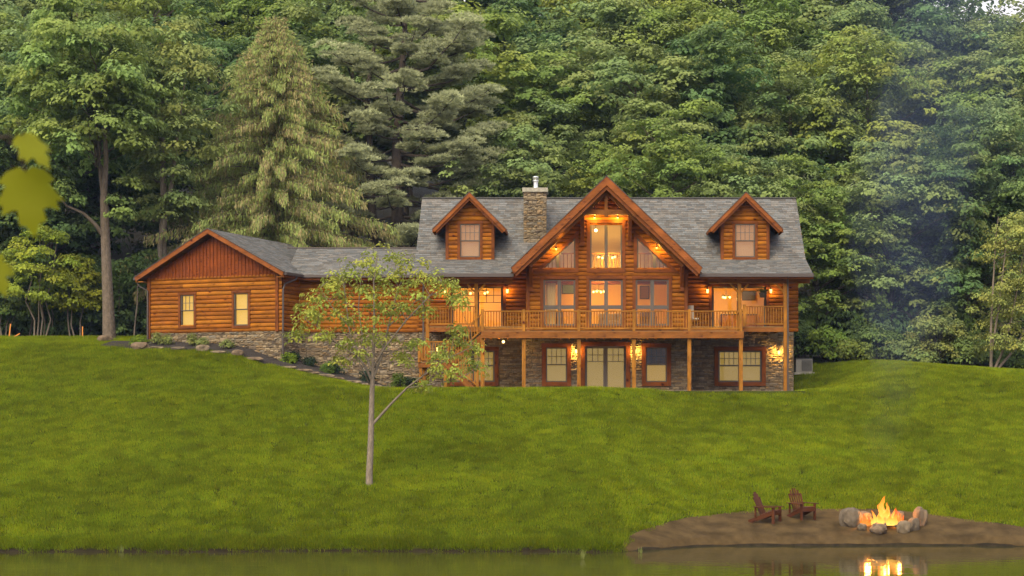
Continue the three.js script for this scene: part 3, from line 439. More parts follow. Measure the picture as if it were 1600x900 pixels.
// chimney
{ const z = -2.85, a = X(818, z), b = X(854, z), t = Y(300, z), cap = Y(293.5, z), c = grp('chimney', house), zb = z - 1.05;
  const w = stoneWall(a, b, 7.05, t, z, []); mk('shaft', box(a + 0.01, 6.9, z - 0.26, b - 0.01, t, zb), M.stone[1], c); mk('cap', box(a - 0.06, t + 0.002, z + 0.1, b + 0.06, cap, zb - 0.06), M.concrete, c);
  const fx = (a + b) / 2 + 0.02, fz = z - 0.5, L = (n, pts) => { const g = new THREE.LatheGeometry(pts.map((p) => new THREE.Vector2(...p)), 20); g.translate(fx, cap, fz); mk(n, g, M.steel, c); };
  L('flue', [[0, 0], [0.2, 0], [0.2, 0.04], [0.12, 0.06], [0.12, 0.38], [0.16, 0.39], [0.16, 0.42], [0.14, 0.44]]); L('flue_cowl', [[0.10, 0.43], [0.145, 0.45], [0.15, 0.58], [0.17, 0.6], [0.1, 0.64], [0, 0.65]]);
}
layStones();
// --- rooms behind the glass
function room(x0, x1, y0, y1, z0, z1, mw, o = {}) { const t = 0.05; const R = (n, ...b) => mk(n, box(...b), mw, house);
  R('room_wall', x0, y0, z0, x1, y1, z0 - t); R('room_wall', x0 - t, y0, z0, x0, y1, z1); R('room_wall', x1, y0, z0, x1 + t, y1, z1); R('room_floor', x0, y0 - t, z0, x1, y0, z1); if (!o.open) R('room_ceiling', x0, y1, z0, x1, y1 + t, z1); }
room(cL + 0.2, cR - 0.2, POR, 6.0, -7.5, -0.2, M.inWall, { open: 1 });
mk('room_wall', poly([[cL + 0.2, 6.0], [cR - 0.2, 6.0], [cR - 0.2, 6.3], [xc, 9.6], [cL + 0.2, 6.3]], -5.05, -5.0), M.inPale, house);
mk('loft_floor', box(cL + 0.2, 5.85, -7.5, cR - 0.2, 6.0, -3.3), M.inWall, house);
for (const s of [-1, 1]) mk('room_wall', poly([[0, 5.95], [5.0, 5.95], [5.0, 6.6], [0.0, 6.6]], 0, 0.05, [], new THREE.Matrix4().makeRotationY(Math.PI / 2).setPosition(s < 0 ? cL + 0.15 : cR - 0.2, 0, -0.2)), M.inWall, house);
room(cR - 0.1, wR - 0.3, POR, 5.85, -6.2, zR - 0.2, M.inWall); room(wL + 0.3, cL + 0.1, POR, 5.85, -6.2, zR - 0.2, M.inWall);
{ const g = grp('loft_railing', house); mk('handrail', box(cL + 0.3, 6.85, -3.4, cR - 0.3, 6.92, -3.32), M.rail, g); for (let x = cL + 0.4; x < cR - 0.3; x += 0.19) mk('baluster', box(x, 6.0, -3.38, x + 0.05, 6.85, -3.34), M.rail, g); }
// patio slab in front of the walk-out
struct(mk('patio', box(wL + 0.3, -0.2, zR, X(1232, 2.35), 0.012, 2.35), M.patio));

// ------------------------------------------------------------------ timber deck, porch rails and stairs
const zD = 2.4, dX0 = X(752, zD), dX1 = X(1162, zD);
const deck = tag(grp('timber_deck', null, [(dX0 + dX1) / 2, 0, 1.2]), 'raised timber deck with baluster railing and a two-flight stair before the house', 'deck');
const dk = (n, g, m = M.beam, p = deck) => mk(n, g, m, p);
{ const n = 17; for (let i = 0; i < n; i++) dk('deck_board', box(dX0, DECK - 0.04, 0.09 + i * 0.1365, dX1, DECK, 0.09 + i * 0.1365 + 0.13), M.board); }
dk('rim_beam', box(dX0, 2.42, zD - 0.05, dX1, 2.735, zD + 0.05)); dk('rim_beam', box(dX0, 2.45, 0.1, dX0 + 0.08, 2.715, zD - 0.051)); dk('rim_beam', box(dX1 - 0.08, 2.45, 0.1, dX1, 2.715, zD - 0.051));
for (let x = dX0 + 0.3; x < dX1 - 0.1; x += 0.41) dk('joist', box(x, 2.47, 0.02, x + 0.05, 2.715, zD - 0.052));
const postPx = [754, 818.5, 904.5, 990.5, 1077, 1157.5];
for (const px of postPx) { const x = X(px, zD - 0.15); dk('post', box(x - 0.085, -0.03, zD - 0.24, x + 0.085, 2.45, zD - 0.07), M.rail); }
function railing(p, q, h, posts, o = {}) { // p, q: foot of the rail run; slopes when q is lower
  const g = grp('railing', deck), P = new THREE.Vector3(...p), Q = new THREE.Vector3(...q), L = Math.hypot(Q.x - P.x, Q.z - P.z), n = Math.max(2, Math.round(L / 0.128)), up = (v, d) => [v.x, v.y + d, v.z];
  dk('top_rail', beam(up(P, h), up(Q, h), 0.11, 0.05), M.rail, g); dk('bottom_rail', beam(up(P, 0.11), up(Q, 0.11), 0.05, 0.07), M.rail, g);
  for (let i = 1; i < n; i++) { const v = P.clone().lerp(Q, i / n); dk('baluster', box(v.x - 0.021, v.y + 0.13, v.z - 0.021, v.x + 0.021, v.y + h - 0.02, v.z + 0.021), M.rail, g); }
  for (const t of posts ?? []) { const v = P.clone().lerp(Q, t); dk('rail_post', box(v.x - 0.065, v.y - (o.drop ?? 0.02), v.z - 0.065, v.x + 0.065, v.y + h + 0.09, v.z + 0.065), M.rail, g); }
}
{ const a = X(754, zD), b = X(1159.5, zD), L = b - a; railing([a, DECK, zD - 0.02], [b, DECK, zD - 0.02], 0.9, postPx.map((p, i) => clamp((X(p, zD) - a) / L, 0, 1))); }
railing([dX1 - 0.07, DECK, zD - 0.1], [dX1 - 0.07, DECK, 0.25], 0.9, [1]);
// porch floors either side, higher than the deck
const pe = X(1228, 0), pw = X(668, 0);
for (const [a, b, s] of [[pw - 0.2, cL - 0.05, -1], [cR + 0.05, pe + 0.15, 1]]) {
  for (let i = 0; i < 16; i++) dk('porch_board', box(a, POR - 0.045, zR + 0.11 + i * 0.142, b, POR - 0.005, zR + 0.11 + i * 0.142 + 0.134), M.board);
  dk('porch_beam', box(a, POR - 0.26, -0.08, b, POR - 0.048, 0.03)); for (let x = a + 0.2; x < b - 0.05; x += 0.41) dk('porch_joist', box(x, POR - 0.23, zR + 0.12, x + 0.05, POR - 0.05, -0.085));
}
railing([pw + 0.08, POR, 0], [X(744, 0), POR, 0], 0.94, [1]); railing([X(1163, 0), POR, 0], [pe - 0.08, POR, 0], 0.94, [0]);
for (const [px, y0] of [[668, -0.03], [744, POR - 0.05], [1155.5, POR - 0.05], [1227, -0.03]]) { const x = X(px, 0), g = grp('porch_post', deck); dk('shaft', box(x - 0.08, y0, -0.11, x + 0.08, 5.13, 0.055), M.rail, g); for (const s of [-1, 1]) { if ((px < 700 && s < 0) || (px > 1200 && s > 0)) continue; dk('brace', beam([x + s * 0.07, 4.72, -0.03], [x + s * 0.42, 5.1, -0.03], 0.08, 0.1, [0, 0, 1]), M.rail, g); } }
{ // stair: upper flight to the landing, lower flight back towards the house
  const lx0 = X(656, 1.5), lx1 = X(701, 1.5), LY = 1.34, st = grp('stair', deck);
  const S = (n, g, m = M.beam) => dk(n, g, m, st);
  for (let i = 0; i < 14; i++) { const z = 0.22 + i * 0.145; if (z + 0.138 < 2.3) S('landing_board', box(lx0, LY - 0.04, z, lx1, LY, z + 0.138), M.board); }
  S('landing_beam', box(lx0, LY - 0.26, 2.19, lx1, LY - 0.042, 2.25)); S('landing_beam', box(lx0, LY - 0.26, 0.2, lx1, LY - 0.042, 0.26)); S('landing_beam', box(lx0, LY - 0.25, 0.262, lx0 + 0.06, LY - 0.042, 2.188)); S('landing_beam', box(lx1 - 0.06, LY - 0.25, 0.262, lx1, LY - 0.042, 2.188));
  for (const [x, z] of [[lx0 + 0.1, 2.14], [lx1 - 0.1, 2.14], [lx0 + 0.1, 0.33], [lx1 - 0.1, 0.33]]) S('post', box(x - 0.07, -0.03, z - 0.07, x + 0.07, LY - 0.042, z + 0.07), M.rail);
  const flight = (xa, ya, xb, yb, z0, z1, n) => { for (let i = 0; i < n; i++) { const x = lerp(xa, xb, (i + 0.5) / n), y = lerp(ya, yb, (i + 1) / (n + 1)), w = Math.abs(xb - xa) / n * 0.55; S('step', box(x - w, y - 0.04, z0, x + w, y, z1), M.board); }
    for (const z of [z0 - 0.03, z1 + 0.03]) S('stringer', beam([xa, ya - 0.16, z], [xb, yb - 0.1, z], 0.05, 0.26)); };
  flight(dX0 + 0.02, DECK, lx1, LY, 0.3, 1.1, 7); flight(lx1, LY, X(745, 1.8), 0.03, 1.4, 2.2, 7);
  railing([dX0 - 0.02, DECK + 0.04, 1.15], [lx1 + 0.05, LY + 0.06, 1.15], 0.85, [0]); railing([lx1 + 0.02, LY + 0.06, 2.24], [X(746, 2.2), 0.12, 2.24], 0.85, [0, 1]);
  railing([lx0 + 0.05, LY, 2.24], [lx1 - 0.05, LY, 2.24], 0.92, [0]); railing([lx0 + 0.05, LY, 2.1], [lx0 + 0.05, LY, 0.3], 0.92, [1]);
}
// ------------------------------------------------------------------ lamps on the house
function lantern(p, I, label, o = {}) { // a small lantern on a wall: plate, arm, cap, glowing globe
  const g = tag(grp(o.name ?? 'wall_lantern', null, p), label, 'lamp', 'lanterns on the house walls'); const [x, y, z] = p;
  const gl = (n, geo, m) => { geo.translate(x, y, z); return mk(n, geo, m, g); };
  gl('back_plate', new RoundedBoxGeometry(0.1, 0.2, 0.03, 2, 0.01).translate(0, 0.02, -0.145), M.black); gl('arm', new THREE.BoxGeometry(0.03, 0.03, 0.12).translate(0, 0.12, -0.08), M.black);
  gl('cap', new THREE.ConeGeometry(0.085, 0.07, 8).translate(0, 0.13, 0), M.black); gl('globe', new THREE.CylinderGeometry(0.06, 0.045, 0.17, 12), o.mat ?? M.bulb);
  lampLight(p, I * 2.6, o.color ?? [1, 0.56, 0.1], 3); return g;
}
const lp = (px, py, z, dz = 0.24) => [X(px, z + dz), Y(py, z + dz), z + dz];
lantern(lp(900, 549, 0), 2.2, 'glowing wall lantern on the stone wall just left of the sliding glass door');
lantern(lp(992.5, 549, 0), 2.2, 'glowing wall lantern on the stone wall just right of the sliding glass door');
lantern(lp(1217, 551, zR), 2.6, 'glowing wall lantern on the stone wall near the right end of the house');
lantern(lp(694.5, 455, zR), 0.8, 'wall lantern left of the patio door on the left porch');
lantern(lp(792.5, 455, zR), 0.8, 'wall lantern right of the patio door on the left porch');
lantern(lp(1105.5, 455, zR), 0.8, 'wall lantern left of the patio door on the right porch');
lantern(lp(1204.5, 455, zR), 0.8, 'wall lantern beside the hanging fern on the right porch');
{ // floodlight under the deck, by the stair
  const p = [X(786.5, 1.2), Y(534, 1.2), 1.2], g = tag(grp('flood_light', null, p), 'round bright lamp hanging under the deck next to the stair', 'lamp'); const s = (n, geo, m) => mk(n, geo.translate(...p), m, g);
  s('globe', new THREE.SphereGeometry(0.065, 16, 12), glow(1, 0.66, 0.2, 1.5)); s('stem', new THREE.CylinderGeometry(0.02, 0.03, 0.14, 8).translate(0, 0.15, 0), M.black); s('plate', new THREE.BoxGeometry(0.14, 0.03, 0.14).translate(0, 0.23, 0), M.black); lampLight(p, 7, [1, 0.6, 0.14], 4);
}
{ const p = [X(684, 0.45), 2.0, 0.45], g = tag(grp('stair_light', null, p), 'small warm lamp on a short post above the stair landing', 'lamp'); mk('post', box(p[0] - 0.03, 1.34, p[2] - 0.03, p[0] + 0.03, 1.9, p[2] + 0.03), M.black, g); mk('globe', new THREE.CylinderGeometry(0.05, 0.045, 0.18, 12).translate(...p), M.bulb, g); lampLight(p, 0.9); }
// downlights in the overhang of the front gable
for (const [px, py, z, I, say] of [[921, 319, 1.05, 0.3, 'upper left'], [972, 319, 1.05, 0.3, 'upper right'], [873, 365, 1.2, 0.3, 'outer left'], [869, 389, 0.42, 3.2, 'lower left'], [1026, 387, 0.42, 3.2, 'lower right'], [929, 340, 0.42, 3.2, 'inner left'], [965, 340, 0.42, 3.2, 'inner right']]) {
  const x = X(px, z), y = Y(py, z), p = [x, y, z], g = tag(grp('gable_downlight', null, p), `small round ${say} downlight under the overhang of the big front gable`, 'lamp', 'downlights in the gable overhang'), top = roofY(x) - 0.2;
  mk('stem', box(x - 0.012, y + 0.1, z - 0.012, x + 0.012, Math.max(y + 0.12, top), z + 0.012), M.black, g); mk('housing', new THREE.CylinderGeometry(0.03, 0.06, 0.11, 14).translate(x, y + 0.07, z), M.black, g); mk('lens', new THREE.SphereGeometry(0.04, 12, 8).translate(x, y - 0.01, z), M.bulb, g); lampLight([x, y - 0.015, z], I * 1.7, [1, 0.58, 0.08], 2);
}
// lamps indoors
function pendant(p, n, spread, I, label, top) { const g = tag(grp('chandelier', null, p), label, 'chandelier'); mk('rod', new THREE.CylinderGeometry(0.012, 0.012, top - p[1], 6).translate(p[0], (top + p[1]) / 2, p[2]), M.black, g); mk('ring', new THREE.TorusGeometry(spread, 0.015, 6, 24).rotateX(Math.PI / 2).translate(...p), M.black, g);
  for (let i = 0; i < n; i++) { const a = i / n * Math.PI * 2 + 0.4, q = [p[0] + Math.cos(a) * spread, p[1] - 0.07, p[2] + Math.sin(a) * spread]; mk('bulb', new THREE.SphereGeometry(0.055, 10, 8).translate(...q), M.bulb, g); } lampLight([p[0], p[1] - 0.1, p[2]], I * 1.7, [1, 0.6, 0.12], 8); }
pendant([X(744, -3.9), Y(455, -3.9), -3.9], 5, 0.62, 13, 'five-bulb chandelier behind the glass of the left porch door', 5.85);
pendant([X(948, -3.0), Y(401, -3.0), -2.6], 5, 0.42, 15, 'chandelier with several bulbs high behind the tall gable window', 9.2);
pendant([X(936, -4.5), Y(452, -4.5), -5.2], 4, 0.3, 13, 'ceiling lamp under the loft behind the middle window', 5.85);
pendant([X(1135, -4.2), Y(462, -4.2), -4.4], 3, 0.2, 7, 'small ceiling lamp behind the glass of the right porch door', 5.85);
{ const p = [X(931, -0.9), Y(360, -0.9), -0.9], g = tag(grp('ceiling_lamp', null, p), 'single bright bulb at the top of the left pane of the tall gable window', 'lamp'); mk('bulb', new THREE.SphereGeometry(0.07, 12, 8).translate(...p), glow(1, 0.7, 0.3, 3.0), g); mk('rod', box(p[0] - 0.01, p[1] + 0.06, p[2] - 0.01, p[0] + 0.01, roofY(p[0]) - 0.17, p[2] + 0.01), M.black, g); lampLight(p, 1.5, [1, 0.65, 0.25]); }

// things seen through the panes
function picture(px, py, z, w, h, c, say) { const x = X(px, z), y = Y(py, z), g = tag(grp('framed_picture', null, [x, y - h / 2, z]), say, 'picture'); mk('frame', box(x - w / 2, y - h / 2, z, x + w / 2, y + h / 2, z + 0.03), M.barkDark, g); mk('canvas', box(x - w / 2 + 0.05, y - h / 2 + 0.05, z + 0.031, x + w / 2 - 0.05, y + h / 2 - 0.05, z + 0.036), new THREE.MeshStandardMaterial({ color: lin(...c), roughness: 0.9 }), g); }
picture(888, 452, -7.45, 0.7, 0.5, [0.12, 0.16, 0.13], 'dark landscape picture on the back wall behind the left middle window'); picture(1007, 457, -7.45, 0.5, 0.7, [0.16, 0.08, 0.04], 'upright brown picture on the back wall behind the right middle window'); picture(1170, 462, -6.15, 0.7, 0.5, [0.1, 0.1, 0.12], 'dark picture on the wall behind the right porch door');
function soft(name, x0, x1, y0, z, d, c, say, cat) { const m = new THREE.MeshStandardMaterial({ color: lin(...c), roughness: 0.95 }), g = tag(grp(name, null, [(x0 + x1) / 2, y0, z]), say, cat), w = x1 - x0, xm = (x0 + x1) / 2; const q = (n, a, b, cc, ox, oy, oz) => mk(n, new RoundedBoxGeometry(a, b, cc, 3, 0.06).translate(xm + ox, y0 + oy, z + oz), m, g); q('seat', w - 0.3, 0.4, d, 0, 0.25, 0); q('backrest', w, 0.85, 0.24, 0, 0.43, -d / 2 - 0.1); for (const t of [-1, 1]) q('armrest', 0.2, 0.6, d, t * (w / 2 - 0.1), 0.32, 0.01); }
soft('sofa', X(935, -3.4), X(972, -3.4), POR, -3.4, 0.8, [0.22, 0.17, 0.13], 'brown sofa behind the middle window', 'sofa'); soft('armchair', X(1000, -2.4), X(1026, -2.4), POR, -2.4, 0.7, [0.14, 0.07, 0.035], 'leather armchair behind the right middle window', 'armchair'); soft('armchair', X(857, -2.2), X(880, -2.2), POR, -2.2, 0.7, [0.16, 0.1, 0.06], 'armchair behind the left middle window', 'armchair');
{ const x = X(855, -0.5), g = []; for (let i = 0; i < 7; i++) g.push(new THREE.CylinderGeometry(0.05, 0.06, 2.05, 8).translate(x + i * 0.06, POR + 1.05, -0.45 + (i % 2) * 0.03)); one('curtain', merge(g), new THREE.MeshStandardMaterial({ color: lin(0.42, 0.26, 0.09), roughness: 1 }), 'ochre curtain gathered behind the left middle window', 'curtain'); }
{ const z = -5.6, x0 = X(1128, z), g = tag(grp('kitchen_cabinet', null, [x0 + 0.9, POR, z]), 'honey wood cabinet with shelves behind the right porch door', 'cabinet'); mk('carcass', box(x0, POR, z - 0.5, x0 + 1.8, POR + 0.9, z), M.trim, g); mk('counter', box(x0 - 0.03, POR + 0.902, z - 0.52, x0 + 1.83, POR + 0.94, z + 0.03), M.black, g); for (let i = 0; i < 3; i++) mk('cabinet_door', box(x0 + 0.04 + i * 0.59, POR + 0.08, z + 0.001, x0 + 0.58 + i * 0.59, POR + 0.86, z + 0.025), M.rail, g); }
for (let i = 0; i < 4; i++) mk('ceiling_beam', box(wL + 0.32, 5.6, -3.0 - i * 0.9, cL + 0.08, 5.84, -2.86 - i * 0.9), M.trim, house);
for (let i = 0; i < 4; i++) mk('ceiling_beam', box(cL + 0.22, 5.62, -4.0 - i * 0.9, cR - 0.22, 5.845, -3.85 - i * 0.9), M.trim, house);

// ------------------------------------------------------------------ leaves: shared by every plant
// A cloud of small folded leaves; pts: centre, spread direction, size
class Leaves {
  constructor() { this.p = []; this.c = []; this.i = []; }
  add(x, y, z, nx, ny, nz, tx, ty, tz, L, W, c) { // normal n, tip direction t
    let l = Math.hypot(tx, ty, tz) || 1; tx /= l; ty /= l; tz /= l; let bx = ny * tz - nz * ty, by = nz * tx - nx * tz, bz = nx * ty - ny * tx; l = Math.hypot(bx, by, bz) || 1; bx /= l; by /= l; bz /= l; const fx = ty * bz - tz * by, fy = tz * bx - tx * bz, fz = tx * by - ty * bx, k = this.p.length / 3, h = W * 0.22;
    this.p.push(x, y, z, x + tx * L * 0.45 + bx * W / 2 + fx * h, y + ty * L * 0.45 + by * W / 2 + fy * h, z + tz * L * 0.45 + bz * W / 2 + fz * h, x + tx * L, y + ty * L, z + tz * L, x + tx * L * 0.45 - bx * W / 2 + fx * h, y + ty * L * 0.45 - by * W / 2 + fy * h, z + tz * L * 0.45 - bz * W / 2 + fz * h);
    for (let q = 0; q < 4; q++) this.c.push(c[0], c[1], c[2]); this.i.push(k, k + 1, k + 2, k, k + 2, k + 3);
  }
  geo() { const g = new THREE.BufferGeometry(); g.setAttribute('position', new THREE.Float32BufferAttribute(this.p, 3)); g.setAttribute('color', new THREE.Float32BufferAttribute(this.c, 3)); g.setIndex(this.i); g.computeVertexNormals(); return g; }
}
const leafMat = (r, g, b, t = 0.46) => new THREE.MeshPhysicalMaterial({ color: lin(r * 0.9, g * 0.9, b * 0.9), vertexColors: true, roughness: 0.95, transmission: t, thickness: 0, specularIntensity: 0.25 });
// a bough of leaf bunches round a point
function bough(Lv, r, c, rad, flat, nb, nl, size, o = {}) {
  const tone = 0.82 + 0.36 * r(), warm = (r() - 0.5) * 0.22;
  for (let b = 0; b < nb; b++) {
    const th = r() * Math.PI * 2, cz = lerp(o.low ?? -0.35, 1, Math.pow(r(), 0.8)), sr = Math.sqrt(Math.max(0, 1 - cz * cz)), rr = rad * (0.55 + 0.5 * r()), ox = Math.cos(th) * sr * rr, oz = Math.sin(th) * sr * rr, oy = cz * rr * flat - 0.18 * (ox * ox + oz * oz) / rad, br = (o.br ?? 0.3) * (0.7 + 0.6 * r()), bt = tone * (0.88 + 0.24 * r());
    for (let k = 0; k < nl; k++) {
      const a = r() * Math.PI * 2, q = Math.sqrt(r()) * br, lx = Math.cos(a) * q, lz = Math.sin(a) * q, ly = (r() - 0.5) * br * 0.9 - 0.5 * q * q / br, s = size * (0.65 + 0.7 * r());
      let nx = lx / br * 0.4 + ox / rad * 0.75 + (r() - 0.5) * 0.8, ny = 0.45 + 0.55 * Math.max(0, cz), nz = lz / br * 0.4 + oz / rad * 0.75 + (r() - 0.5) * 0.8; const l = Math.hypot(nx, ny, nz); nx /= l; ny /= l; nz /= l;
      const tx = Math.cos(a) + ox / rad * 0.4 + (r() - 0.5) * 0.8, tz = Math.sin(a) + oz / rad * 0.4 + (r() - 0.5) * 0.8, ty = -(nx * tx + nz * tz) / ny - 0.35 * r(), v = bt * (0.86 + 0.28 * r());
      Lv.add(c[0] + ox + lx, c[1] + oy + ly, c[2] + oz + lz, nx, ny, nz, tx, ty, tz, s, s * (o.wide ?? 0.8), [v * (1 + warm), v, v * (1 - warm)]);
    }
  }
}
const limb = (a, b, bend, r, n = 5) => { const o = []; for (let i = 0; i <= n; i++) { const t = i / n; o.push([lerp(a[0], b[0], t) + (r() - 0.5) * bend * Math.sin(Math.PI * t), lerp(a[1], b[1], t) + bend * 0.6 * Math.sin(Math.PI * t) * (r() - 0.2), lerp(a[2], b[2], t) + (r() - 0.5) * bend * Math.sin(Math.PI * t)]); } return o; };
const taper = (a, b, n) => Array.from({ length: n }, (_, i) => lerp(a, b, i / (n - 1)));

// ------------------------------------------------------------------ rocks, mulch, planting along the house
function rock(p, s, seed, mat, name, label, cat, group, turn = 0) {
  const g = new THREE.IcosahedronGeometry(1, 3), q = g.attributes.position, v = new THREE.Vector3();
  for (let i = 0; i < q.count; i++) { v.fromBufferAttribute(q, i); const n = 0.55 + 0.66 * fbm(v.x * 1.2 + v.z * 0.7 + seed * 3.1, v.y * 1.3 + v.z * 1.5 + seed, 3, 3) + 0.10 * fbm(v.x * 5 + seed, v.z * 5 + v.y * 4, 5, 2); v.multiplyScalar(n); v.y = v.y > 0.5 ? 0.5 + (v.y - 0.5) * 0.55 : Math.max(v.y, -0.6); q.setXYZ(i, v.x * s[0], (v.y + 0.5) * s[1], v.z * s[2]); }
  g.computeVertexNormals(); metreUV(g); const m = mk(name, g, mat); m.position.set(...p); m.rotation.y = turn; return tag(m, label, cat, group);
}
const wallLine = (px) => px < 440 ? new THREE.Vector3(gx(px), 0, 0).applyMatrix4(MG) : new THREE.Vector3(X(px, zR), 0, zR);
{ // bed of dark mulch between the wall and the edging stones
  const L = []; for (let px = 176; px <= 660; px += 6) { const w = wallLine(Math.min(px, 650)); let ex, ez; if (px < 440) { const o = new THREE.Vector3(gx(px), 0, 1.15).applyMatrix4(MG); ex = o.x; ez = o.z; } else { ez = lerp(0.15, 0.9, (px - 440) / 220); ex = X(px, ez); } L.push([w, ex, ez]); }
  sheet('mulch_bed', 0, L.length - 1, L.length - 1, 0, 1, 8, (i, v) => { const [w, ex, ez] = L[Math.round(i)], x = lerp(w.x, ex, v), z = lerp(w.z - 0.1, ez, v); return [x, ground(x, z) + (v > 0.99 ? -0.03 : 0.05 + 0.06 * (1 - v) + 0.05 * fbm(x * 4, z * 4, 6, 3)), z]; }, M.mulch);
  const edge = (px) => { const e = L[clamp(Math.round((px - 176) / 6), 0, L.length - 1)]; return [e[1], e[2]]; };
  const r = rngOf(77), put = (px, s, name, label, cat, g, k, turn = 0) => { const [x, z] = edge(px); rock([x, ground(x, z) - 0.06 * s[1], z + 0.08], s, px, M.rock[k], name, label, cat, g, turn); };
  { const x = X(164, -5.2); rock([x, ground(x, -5.2) - 0.03, -5.2], [0.42, 0.3, 0.3], 1, M.rock[0], 'boulder', 'rounded tan boulder at the foot of the tall trunk beside the lawn', 'boulder'); }
  put(240, [0.52, 0.3, 0.28], 'boulder', 'largest tan boulder at the left end of the mulch bed by the garage corner', 'boulder', null, 0, -TH);
  put(340, [0.36, 0.26, 0.24], 'boulder', 'pointed tan boulder halfway along the mulch bed under the garage windows', 'boulder', null, 1, -TH);
  put(391, [0.32, 0.22, 0.22], 'boulder', 'small brown boulder in the mulch bed edge near the garage right corner', 'boulder', null, 0, -TH);
  let k2 = 0; for (const px of [268, 300, 362, 414, 450, 470, 489, 507, 526, 545, 563, 582, 600, 618, 636]) put(px, [0.42 + 0.2 * r(), 0.09 + 0.05 * r(), 0.15 + 0.05 * r()], 'edging_stone', ordinal(k2++) + ' low flat stone from the left in the edging row of the mulch bed', 'stone', 'edging stones of the mulch bed', Math.floor(r() * 3), px < 440 ? -TH : -0.35);
}
function shrub(p, w, h, mat, label, seed, o = {}) {
  const g = tag(grp(o.name ?? 'shrub', null, p), label, 'shrub', o.group), r = rngOf(seed), Lv = new Leaves(), st = [];
  const n = o.n ?? Math.round(6 + w * h * 10);
  for (let i = 0; i < n; i++) { const a = r() * Math.PI * 2, q = Math.sqrt(r()) * w / 2 * 0.8, y = h * (0.25 + 0.62 * Math.pow(r(), 0.8)) * (1 - 0.35 * q / (w / 2)), c = [Math.cos(a) * q, y, Math.sin(a) * q]; bough(Lv, r, c, (o.rad ?? 0.2) * (0.7 + 0.6 * r()), 0.8, o.nb ?? 5, o.nl ?? 16, o.leaf ?? 0.07, { br: o.br ?? 0.12, low: -0.8 }); st.push(tube(limb([c[0] * 0.15, -0.05, c[2] * 0.15], c, 0.1, r, 3), taper(0.012 + 0.012 * h, 0.005, 4), 4)); }
  const cr = new THREE.Mesh(Lv.geo(), mat); cr.name = 'foliage'; cr.castShadow = cr.receiveShadow = true; stuff(cr); g.add(cr); const s = new THREE.Mesh(merge(st), M.barkDark); s.name = 'stem'; s.castShadow = true; g.add(s); return g;
}
const G = { lime: leafMat(0.17, 0.25, 0.015), rose: leafMat(0.22, 0.25, 0.07), dark: leafMat(0.025, 0.05, 0.022), mid: leafMat(0.09, 0.15, 0.02), fern: leafMat(0.12, 0.2, 0.03) };
const atWall = (px, off) => { const w = px < 440 ? new THREE.Vector3(gx(px), 0, off).applyMatrix4(MG) : new THREE.Vector3(X(px, zR + off), 0, zR + off); return [w.x, ground(w.x, w.z) + 0.03, w.z]; };
{ const x = X(217.5, -3.4); shrub([x, ground(x, -3.4), -3.4], 0.62, 0.62, G.lime, 'round bright green shrub left of the garage corner', 201, { n: 26 }); }
for (const [px, off, w, h, m, say] of [[254, 0.55, 0.5, 0.85, 'rose', 'thin pale rose bush below the garage wall, leftmost of the row'], [272, 0.6, 0.45, 0.7, 'rose', 'thin pale rose bush under the left garage window'], [311, 0.5, 0.55, 0.75, 'rose', 'thin pale rose bush between the two garage windows'], [325, 0.6, 0.45, 0.6, 'rose', 'small pale rose bush right of the one between the garage windows'], [366, 0.5, 0.55, 0.6, 'rose', 'low rose bush under the right garage window'],
  [451, 1.5, 0.6, 0.6, 'lime', 'lime green shrub at the garage right corner by the downspout'], [459, 0.6, 0.5, 0.6, 'dark', 'small dark shrub behind the lime green one at the garage corner'], [484, 0.8, 0.5, 0.65, 'dark', 'dark round shrub second along the passage stone wall'], [526, 0.9, 0.55, 0.62, 'dark', 'dark round shrub in the middle of the passage stone wall'], [512, 1.5, 0.4, 0.7, 'mid', 'slim leafy plant at the edging left of the young tree'], [576, 0.8, 0.6, 0.85, 'dark', 'dark shrub behind the trunk of the young tree'], [622, 0.9, 0.9, 1.05, 'mid', 'large green shrub beside the stair landing'], [638, 0.5, 0.7, 0.9, 'dark', 'dark shrub in the corner next to the stair']]) shrub(atWall(px, off), w, h, G[m], say, px + 300, { n: m === 'rose' ? 9 : 18 });

// ------------------------------------------------------------------ air conditioner, marker stakes, hanging fern
{ const z = -6.4, x = X(1255, z), y = ground(x, z) + 0.02, g = tag(grp('air_conditioner', null, [x, y, z]), 'grey outdoor air conditioner unit on a pad right of the house', 'air conditioner'); const b = (n, w, h, d, ox, oy, oz, m) => mk(n, box(x + ox - w / 2, y + oy, z + oz - d / 2, x + ox + w / 2, y + oy + h, z + oz + d / 2), m, g);
  const pale = new THREE.MeshStandardMaterial({ color: lin(0.2, 0.185, 0.17), roughness: 0.6 }), dk2 = new THREE.MeshStandardMaterial({ color: lin(0.04, 0.04, 0.045), roughness: 0.6 });
  b('pad', 1.05, 0.12, 0.95, 0, -0.12, 0, M.concrete); b('casing', 0.84, 0.66, 0.8, 0, 0.0, -0.01, pale); b('coil', 0.52, 0.56, 0.03, 0.13, 0.06, 0.4, dk2); for (let i = 0; i < 11; i++) b('louvre', 0.53, 0.012, 0.035, 0.13, 0.075 + i * 0.051, 0.42, pale); b('lid', 0.88, 0.05, 0.84, 0, 0.662, -0.01, dk2);
}
for (const [px, h, tilt, say] of [[14, 0.75, 0.12, 'leaning orange marker stake at the wood edge, leftmost'], [18, 0.5, 1.05, 'short orange stake fallen sideways at the wood edge'], [129, 0.62, 0, 'upright orange marker stake at the wood edge beside the thin saplings']]) { const z = -7.2, x = X(px, z), g = new THREE.BoxGeometry(0.05, h, 0.03).translate(0, h / 2, 0); const m = mk('marker_stake', g, new THREE.MeshStandardMaterial({ color: lin(0.55, 0.2, 0.03), roughness: 0.7 })); m.position.set(x, ground(x, z) - 0.03, z); m.rotation.z = -tilt; tag(m, say, 'stake'); }
